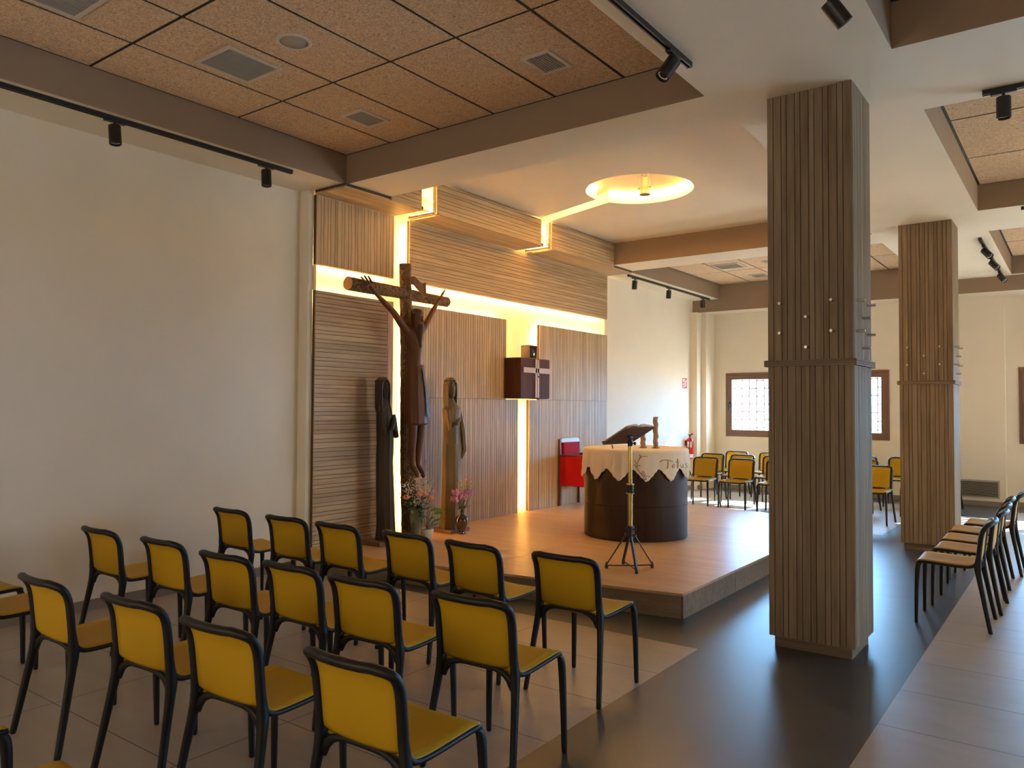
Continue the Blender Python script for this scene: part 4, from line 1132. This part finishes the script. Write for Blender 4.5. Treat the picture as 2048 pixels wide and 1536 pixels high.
for h_ in heads + [(random.uniform(-.1, .1), random.uniform(-.17, .17), random.uniform(.38, .62)) for _ in range(16)]:
    tube(bm, [(random.uniform(-.02, .02), random.uniform(-.02, .02), .03), (h_[0] * .3, h_[1] * .3, .28), h_], .003, 5)
new('stems', bm, M_stem, bq)
for h_ in heads:
    bm = bmesh.new(); rose(bm, h_, .043); new('rose', bm, M_rose, bq, smooth=2)
bm = bmesh.new()
for _ in range(46):
    a = random.uniform(0, 2 * PI); r_ = random.uniform(.02, .06); z = random.uniform(.29, .45)
    leaf(bm, (r_ * math.cos(a), r_ * math.sin(a), z - .03), (math.cos(a), math.sin(a), random.uniform(-.1, .9)), random.uniform(.07, .15), random.uniform(.014, .028), .3)
for a_, z_, l_ in ((-1.7, .40, .22), (-1.9, .36, .2), (1.5, .52, .16), (1.3, .42, .2)):
    d = (math.cos(a_) * .4, math.sin(a_), .45)
    for k in range(5): leaf(bm, (d[0] * l_ * k / 5, d[1] * (.06 + l_ * k / 5), z_ + d[2] * l_ * k / 5), (d[0] + .5 * (-1) ** k, d[1], d[2] + .6), .05, .007, .1)
new('leaves', bm, M_leafd, bq)
bm = bmesh.new()
for cx, cy, cz_, s_ in [(0, -.17, .56, .05), (.0, -.06, .56, .07), (.02, .0, .54, .07), (.0, .07, .60, .06), (0, .11, .66, .045), (.03, .12, .54, .06), (.03, .16, .50, .05), (.05, -.06, .40, .05), (0, -.12, .50, .05)]:
    for _ in range(34):
        p = Vector((cx, cy, cz_)) + Vector((random.gauss(0, s_ * .5), random.gauss(0, s_ * .55), random.gauss(0, s_ * .55)))
        ellipsoid(bm, p, (.0055, .0055, .005), nu=6, nv=4)
tag(new('baby_breath_sprays', bm, M_gyp, bq), 'tiny white spray blossoms', kind='stuff')
bm = bmesh.new()
for k in range(46): a = k * 2.4; ellipsoid(bm, (.02 + .009 * math.cos(a), .095 + .009 * math.sin(a) + k * .0004, .66 + k * .0035), (.006, .006, .007), nu=6, nv=4)
new('lilac_spike', bm, M_lil, bq)
# potted green plant
pp = tag(empty('potted_plant', (-5.60, 6.075, PZ)), 'small green leafy plant in a white translucent pot', 'plant')
bm = bmesh.new(); lathe(bm, [(.040, 0), (.048, .006), (.066, .06), (.074, .12), (.070, .12), (.060, .06), (.02, .05)], n=28); new('pot', bm, mat('frosted_white_plastic', (.62, .56, .50), .3), pp, smooth=2)
bm = bmesh.new(); lathe(bm, [(.001, .108), (.066, .108)], n=20, cap=False); new('soil', bm, mat('soil', (.04, .028, .02), .9), pp)
bm = bmesh.new(); bs = bmesh.new(); random.seed(5)
for (dx, dy, z, l, w) in [(.03, -.02, .33, .11, .035), (.02, -.07, .24, .10, .032), (.05, .0, .22, .09, .03), (.04, .06, .27, .10, .03), (.02, .09, .30, .13, .022), (.04, .05, .19, .09, .026), (.05, -.05, .17, .08, .028), (.03, .02, .30, .10, .03), (.04, .08, .20, .08, .02), (.05, .03, .15, .08, .022), (-.05, .05, .28, .1, .03), (-.05, -.04, .25, .1, .03), (.0, -.10, .33, .05, .015)]:
    tube(bs, [(0, 0, .10), (dx * .4, dy * .4, z * .7), (dx, dy, z)], .0028, 5)
    leaf(bm, (dx, dy, z), (dx * 2, dy * 2.2, .08 if z < .25 else .06), l * 1.15, w * 1.25, .35, up=Vector((-.75, .1, .65)))
new('leaves', bm, M_leaf, pp, smooth=2); new('stems', bs, M_stem, pp)
# dark vase with orchids
dv = tag(empty('dark_vase', (-5.57, 6.61, PZ)), 'small black glazed vase at the foot of the carved woman', 'vase')
M_glaze = mat('black_glaze', (.03, .014, .012), .08, spec=.8)
bm = bmesh.new(); lathe(bm, [(.045, 0), (.048, .012), (.036, .028), (.05, .06), (.067, .11), (.072, .15), (.062, .185), (.036, .205), (.030, .23), (.031, .27), (.044, .30), (.038, .30), (.026, .26), (.01, .2)], n=32); new('body', bm, M_glaze, dv, smooth=2)
ob = tag(empty('orchid_bunch', (-5.57, 6.61, PZ + .21)), 'bunch of pink orchids with yellow sprigs standing in the black vase', 'bouquet')
random.seed(21); bm = bmesh.new(); fl = []
for k in range(19):
    p = (random.uniform(-.06, .07), random.uniform(-.12, .12), random.uniform(.13, .27)); fl.append(p)
    tube(bm, [(0, 0, .0), (p[0] * .4, p[1] * .4, .09), p], .0025, 5)
yf = [(random.uniform(-.03, .05), random.uniform(-.02, .13), random.uniform(.27, .40)) for _ in range(14)]
for p in yf: tube(bm, [(0, 0, .05), (p[0] * .5, p[1] * .5, .2), p], .0018, 5)
new('stems', bm, M_stem, ob)
for p in fl:
    bm = bmesh.new()
    ax = Vector((.8 + random.uniform(-.4, .3), random.uniform(-.7, .5), random.uniform(-.3, .4))).normalized(); u = ax.orthogonal().normalized(); w = ax.cross(u)
    for j in range(5):
        a = 2 * PI * j / 5; d = u * math.cos(a) + w * math.sin(a)
        rot = Matrix((d, ax.cross(d), ax)).transposed(); ellipsoid(bm, Vector(p) + d * .018 + ax * .004, (.020, .013, .004), rot, 8, 6)
    ellipsoid(bm, Vector(p) + ax * .006, (.007, .007, .007), nu=6, nv=4); new('orchid', bm, M_pink, ob, smooth=2)
bm = bmesh.new()
for p in yf:
    for _ in range(6): ellipsoid(bm, Vector(p) + Vector((random.gauss(0, .012), random.gauss(0, .012), random.gauss(0, .014))), (.006, .006, .007), nu=6, nv=4)
tag(new('yellow_sprigs', bm, M_yelf, ob), 'yellow blossom sprigs')
bm = bmesh.new(); leaf(bm, (0, .03, .09), (.2, 1, .25), .11, .022); leaf(bm, (0, -.02, .07), (.3, -1, .3), .09, .02); leaf(bm, (0.02, .02, .08), (1, .2, .3), .08, .02); new('leaves', bm, M_leafd, ob)

# ================================================================== CEILING FITTINGS
def vent(x, y, sx, sy, label, nsl, along='x'):
    root = tag(empty('ceiling_vent', (x, y, TZ)), label, 'air vent', 'air vents in the acoustic ceiling')
    bm = bmesh.new(); b = .028; z0, z1 = -.012, .001; hx, hy = sx / 2, sy / 2
    for d in ((-hx, hx, -hy, -hy + b), (-hx, hx, hy - b, hy), (-hx, -hx + b, -hy + b, hy - b), (hx - b, hx, -hy + b, hy - b)): box(bm, *d, z0, z1)
    new('frame', bm, M_vent, root, bevel=.002)
    boxm('duct_shade', (-hx + b, hx - b, -hy + b, hy - b, -.0015, 0), M_shade, root)  # black sheet in place of the shaded duct above the slats
    for k in range(nsl):
        bm = bmesh.new(); t_ = (k + .5) / nsl
        if along == 'x': yy = -hy + b + (sy - 2 * b) * t_; box(bm, -hx + b, hx - b, yy - .0028, yy + .0028, -.011, -.002)
        else: xx = -hx + b + (sx - 2 * b) * t_; box(bm, xx - .0028, xx + .0028, -hy + b, hy - b, -.011, -.002)
        new('slat', bm, M_slat, root)
vent(-4.765, 3.182, .41, .44, 'square white air vent nearest the left wall in the near ceiling bay', 16, 'y')
vent(-4.79, 4.40, .26, .32, 'small white air vent close to the beam corner, left of the other', 9, 'y')
vent(-2.98, 4.415, .24, .31, 'small white air vent beside the track lights, right side of the bay', 9, 'y')
vent(-4.80, 1.98, .42, .44, 'white air vent cut by the top left edge of the photo', 16, 'y')
vent(-4.80, 12.64, .45, .43, 'air vent with pale frame in the far ceiling bay', 14, 'y')
vent(-4.69, 13.85, .28, .36, 'small grey air vent in the far ceiling bay, nearer the window', 9, 'y')
def speaker(x, y, lab):
    root = tag(empty('ceiling_speaker', (x, y, TZ)), lab, 'ceiling speaker', 'round ceiling speakers')
    bm = bmesh.new(); lathe(bm, [(.118, .001), (.118, -.004), (.108, -.012), (.092, -.010), (.092, .001)], n=40); new('rim', bm, M_vent, root, smooth=2)
    bm = bmesh.new(); lathe(bm, [(.001, -.004), (.092, -.006), (.092, 0)], n=40, cap=False); new('grille', bm, mat('speaker_cloth', (.36, .31, .27), .8), root, smooth=2)
speaker(-4.165, 3.19, 'round white ceiling speaker beside the square air vent')
speaker(-4.12, 12.62, 'round white ceiling speaker in the far bay, partly behind the near pillar')
def rail(pts, lab):
    (x0, y0), (x1, y1) = pts
    root = tag(empty('light_track', (x0, y0, 0)), lab, 'light track', 'black lighting tracks')
    dx, dy = x1 - x0, y1 - y0; l = math.hypot(dx, dy); root.rotation_euler = (0, 0, math.atan2(dy, dx))
    boxm('rail', [(0, l, -.018, -.008, CZ - .032, CZ), (0, l, .008, .018, CZ - .032, CZ), (0, l, -.009, .009, CZ - .016, CZ)], M_blackm, root)
    boxm('end_cap', [(-.004, .002, -.019, .019, CZ - .034, CZ), (l - .002, l + .004, -.019, .019, CZ - .034, CZ)], M_blackm, root)
rail(((-5.74, -1.0), (-5.74, 4.386)), 'long black lighting track along the left wall')
rail(((-1.93, -1.0), (-1.93, 4.43)), 'black lighting track at top centre, ending above the near bay corner')
rail(((-.515, 5.98), (2.2, 5.98)), 'black lighting track running crosswise at the right edge of the photo')
rail(((-5.83, 11.0), (-5.83, 14.3)), 'far black lighting track beyond the wood soffit')
rail(((-1.01, 11.1), (-1.01, 14.3)), 'far black lighting track at right, beyond the far pillar')
rail(((-1.01, -1.0), (-1.01, 4.15)), 'black lighting track at the top right corner area')
rail(((-.50, 9.66), (2.2, 9.66)), 'short-looking crosswise black track at the far right edge')
spot0 = empty('track_spotlight')
bm = bmesh.new(); box(bm, -.018, .018, -.075, .075, -.046, -.031); new('adapter', bm, M_blackm, spot0, bevel=.003)
bm = bmesh.new(); tube(bm, [(0, 0, -.045), (0, 0, -.075)], .010, 10); new('swivel', bm, M_blackm, spot0, smooth=True)
hd = empty('x'); bpy.data.objects.remove(hd)
bm = bmesh.new(); lathe(bm, [(.040, .07), (.043, .067), (.043, -.07), (.040, -.072), (.036, -.071), (.034, -.055)], n=32); hs = new('housing', bm, M_blackm, spot0, smooth=True)
bm = bmesh.new(); lathe(bm, [(.001, -.052), (.033, -.056)], n=28, cap=False); lens = new('lens', bm, M_lens, hs, smooth=2)
sused = [False]
def spot(x, y, rz, tx, ty, lab):
    if not sused[0]: c = spot0; sused[0] = True
    else: c = copy_tree(spot0)
    c.location = (x, y, CZ); c.rotation_euler = (0, 0, math.radians(rz)); tag(c, lab, 'spotlight', 'black track spotlights')
    h = [k for k in kids(c) if k.name.startswith('housing')][0]
    h.rotation_euler = (math.radians(tx), math.radians(ty), 0)
    R3 = h.rotation_euler.to_matrix()
    h.location = Vector((0, 0, -.078)) + R3 @ Vector((0, 0, -.06))
spot(-5.74, 2.80, 0, 0, -8, 'black spotlight hanging from the left wall track, nearer one')
spot(-5.74, 4.12, 0, 0, -4, 'black spotlight near the end of the left wall track')
spot(-1.93, 4.20, 0, -30, 22, 'black tilted spotlight at the end of the top centre track')
spot(-1.01, 4.05, 0, 24, -32, 'black spotlight with lens whitened for reflected daylight, at top right of centre')
spot(-.40, 5.98, 90, 0, 0, 'black spotlight hanging straight down from the crosswise track')
spot(-5.83, 11.22, 0, 12, 10, 'far left black spotlight beyond the soffit, nearest to it')
spot(-5.83, 12.5, 0, 12, 10, 'middle black spotlight on the far left track')
spot(-5.83, 14.0, 0, 10, 8, 'last black spotlight on the far left track')
spot(-1.01, 11.6, 0, -25, -38, 'upper black spotlight on the far right track')
spot(-1.01, 12.6, 0, -25, -38, 'middle black spotlight on the far right track')
spot(-1.01, 13.9, 0, -25, -35, 'lowest black spotlight on the far right track')
# canopy lamp in the round opening
cs = tag(empty('canopy_spotlight', (-3.86, 7.66, 4.185)), 'chrome par-can spotlight hanging in the glowing round ceiling opening', 'spotlight')
M_chrome = mat('warm_chrome', (.13, .095, .075), .45, .6)
bm = bmesh.new(); tube(bm, [(-.062, 0, -.17), (-.062, 0, -.05), (-.045, 0, -.02), (.045, 0, -.02), (.062, 0, -.05), (.062, 0, -.17)], .004, 8); tube(bm, [(0, 0, 0), (0, 0, -.025)], .008, 8); tube(bm, [(-.08, 0, -.16), (-.055, 0, -.16)], .009, 8); tube(bm, [(.055, 0, -.16), (.08, 0, -.16)], .009, 8)
new('yoke', bm, M_chrome, cs, smooth=True)
bm = bmesh.new(); lathe(bm, [(.036, -.055), (.040, -.058), (.042, -.15), (.046, -.17), (.062, -.235), (.062, -.24), (.056, -.238)], n=32); new('can', bm, M_chrome, cs, smooth=True)
bm = bmesh.new(); lathe(bm, [(.001, -.228), (.056, -.232)], n=24, cap=False); new('lens', bm, M_lens, cs)
bm = bmesh.new(); tube(bm, [(0, 0, 0), (.02, .01, -.03), (-.015, 0, -.045), (0, 0, -.06)], .003, 6); new('cable', bm, M_black, cs)

# ================================================================== SMALL WALL THINGS
fe = tag(empty('fire_extinguisher', (-6.245, 14.15, .62)), 'red fire extinguisher on the left wall by the far corner', 'fire extinguisher')
M_fr = mat('extinguisher_red', (.60, .012, .012), .25); M_lab = mat('white_label', (.75, .75, .72), .6)
bm = bmesh.new(); lathe(bm, [(.055, .0), (.068, .012), (.068, .34), (.055, .385), (.025, .41), (.02, .43)], (.085, 0, 0), 28); new('cylinder', bm, M_fr, fe, smooth=2)
bm = bmesh.new(); tube(bm, [(.085, 0, .43), (.085, 0, .455)], .02, 10); box(bm, .05, .15, -.01, .01, .455, .465); tube(bm, [(.085, 0, .45), (.13, .03, .49)], .008, 6); tube(bm, [(.085, -.02, .44), (.12, -.07, .40), (.11, -.085, .25), (.10, -.08, .06)], .010, 8)
new('valve_and_hose', bm, M_blackm, fe)
bm = bmesh.new()
for a0_, a1_, z0_, z1_ in ((-110, -40, .22, .33), (-70, 0, .02, .09)):
    v0 = [bm.verts.new((.085 + .0695 * math.cos(math.radians(a0_ + (a1_ - a0_) * k / 8)), .0695 * math.sin(math.radians(a0_ + (a1_ - a0_) * k / 8)), z0_)) for k in range(9)]
    v1 = [bm.verts.new((q.co.x, q.co.y, z1_)) for q in v0]
    for k in range(8): bm.faces.new((v0[k], v0[k + 1], v1[k + 1], v1[k]))
new('paper_labels', bm, M_lab, fe)
boxm('wall_bracket', (0, .02, -.04, .04, .25, .35), M_blackm, fe)
sg = tag(empty('fire_safety_sign', (-6.249, 14.10, 2.08)), 'small red fire sign with white pictogram on the left wall', 'sign')
boxm('plate', (0, .004, -.10, .10, -.10, .10), mat('sign_red', (.62, .02, .02), .5), sg)
boxm('pictogram', [(.004, .0052, -.085, -.035, -.085, -.06), (.004, .0052, -.085, -.045, -.04, .0), (.004, .0052, -.085, -.045, .02, .085), (.004, .0052, -.01, .02, -.08, .05), (.004, .0052, -.02, .01, .05, .085), (.004, .0052, .045, .06, -.06, .06), (.004, .0052, .06, .085, .04, .06)], M_lab, sg)
so = tag(empty('wall_outlet', (-6.249, 14.24, .38)), 'white double wall outlet low by the far left corner', 'outlet')
boxm('cover_plate', (0, .01, -.08, .08, -.045, .045), M_lab, so, bevel=.003)
for s in (-1, 1):
    bm = bmesh.new(); lathe(bm, [(.001, 0), (.026, 0), (.028, .003)], n=20, cap=False); o = new('socket', bm, mat('socket_grey', (.35, .33, .30), .5), so); o.rotation_euler = (0, PI / 2, 0); o.location = (.0105, s * .038, 0)
rg_ = tag(empty('wall_air_grille', (-1.55, 15.05, .28)), 'wide low air grille in the far wall beside the far pillar', 'air grille')
M_gr = mat('grille_grey', (.42, .39, .34), .5)
boxm('frame', [(-.42, .42, -.015, 0, -.15, -.125), (-.42, .42, -.015, 0, .125, .15), (-.42, -.395, -.015, 0, -.125, .125), (.395, .42, -.015, 0, -.125, .125)], M_gr, rg_)
boxm('centre_bar', (-.155, -.143, -.014, 0, -.125, .125), M_gr, rg_)
boxm('opening', (-.395, .395, -.003, -.001, -.125, .125), M_shade, rg_)  # black sheet painting the shade behind the louvres
for k in range(13):
    z = -.115 + k * .0192; boxm('louvre', (-.395, .395, -.012, -.004, z, z + .006), M_gr, rg_)
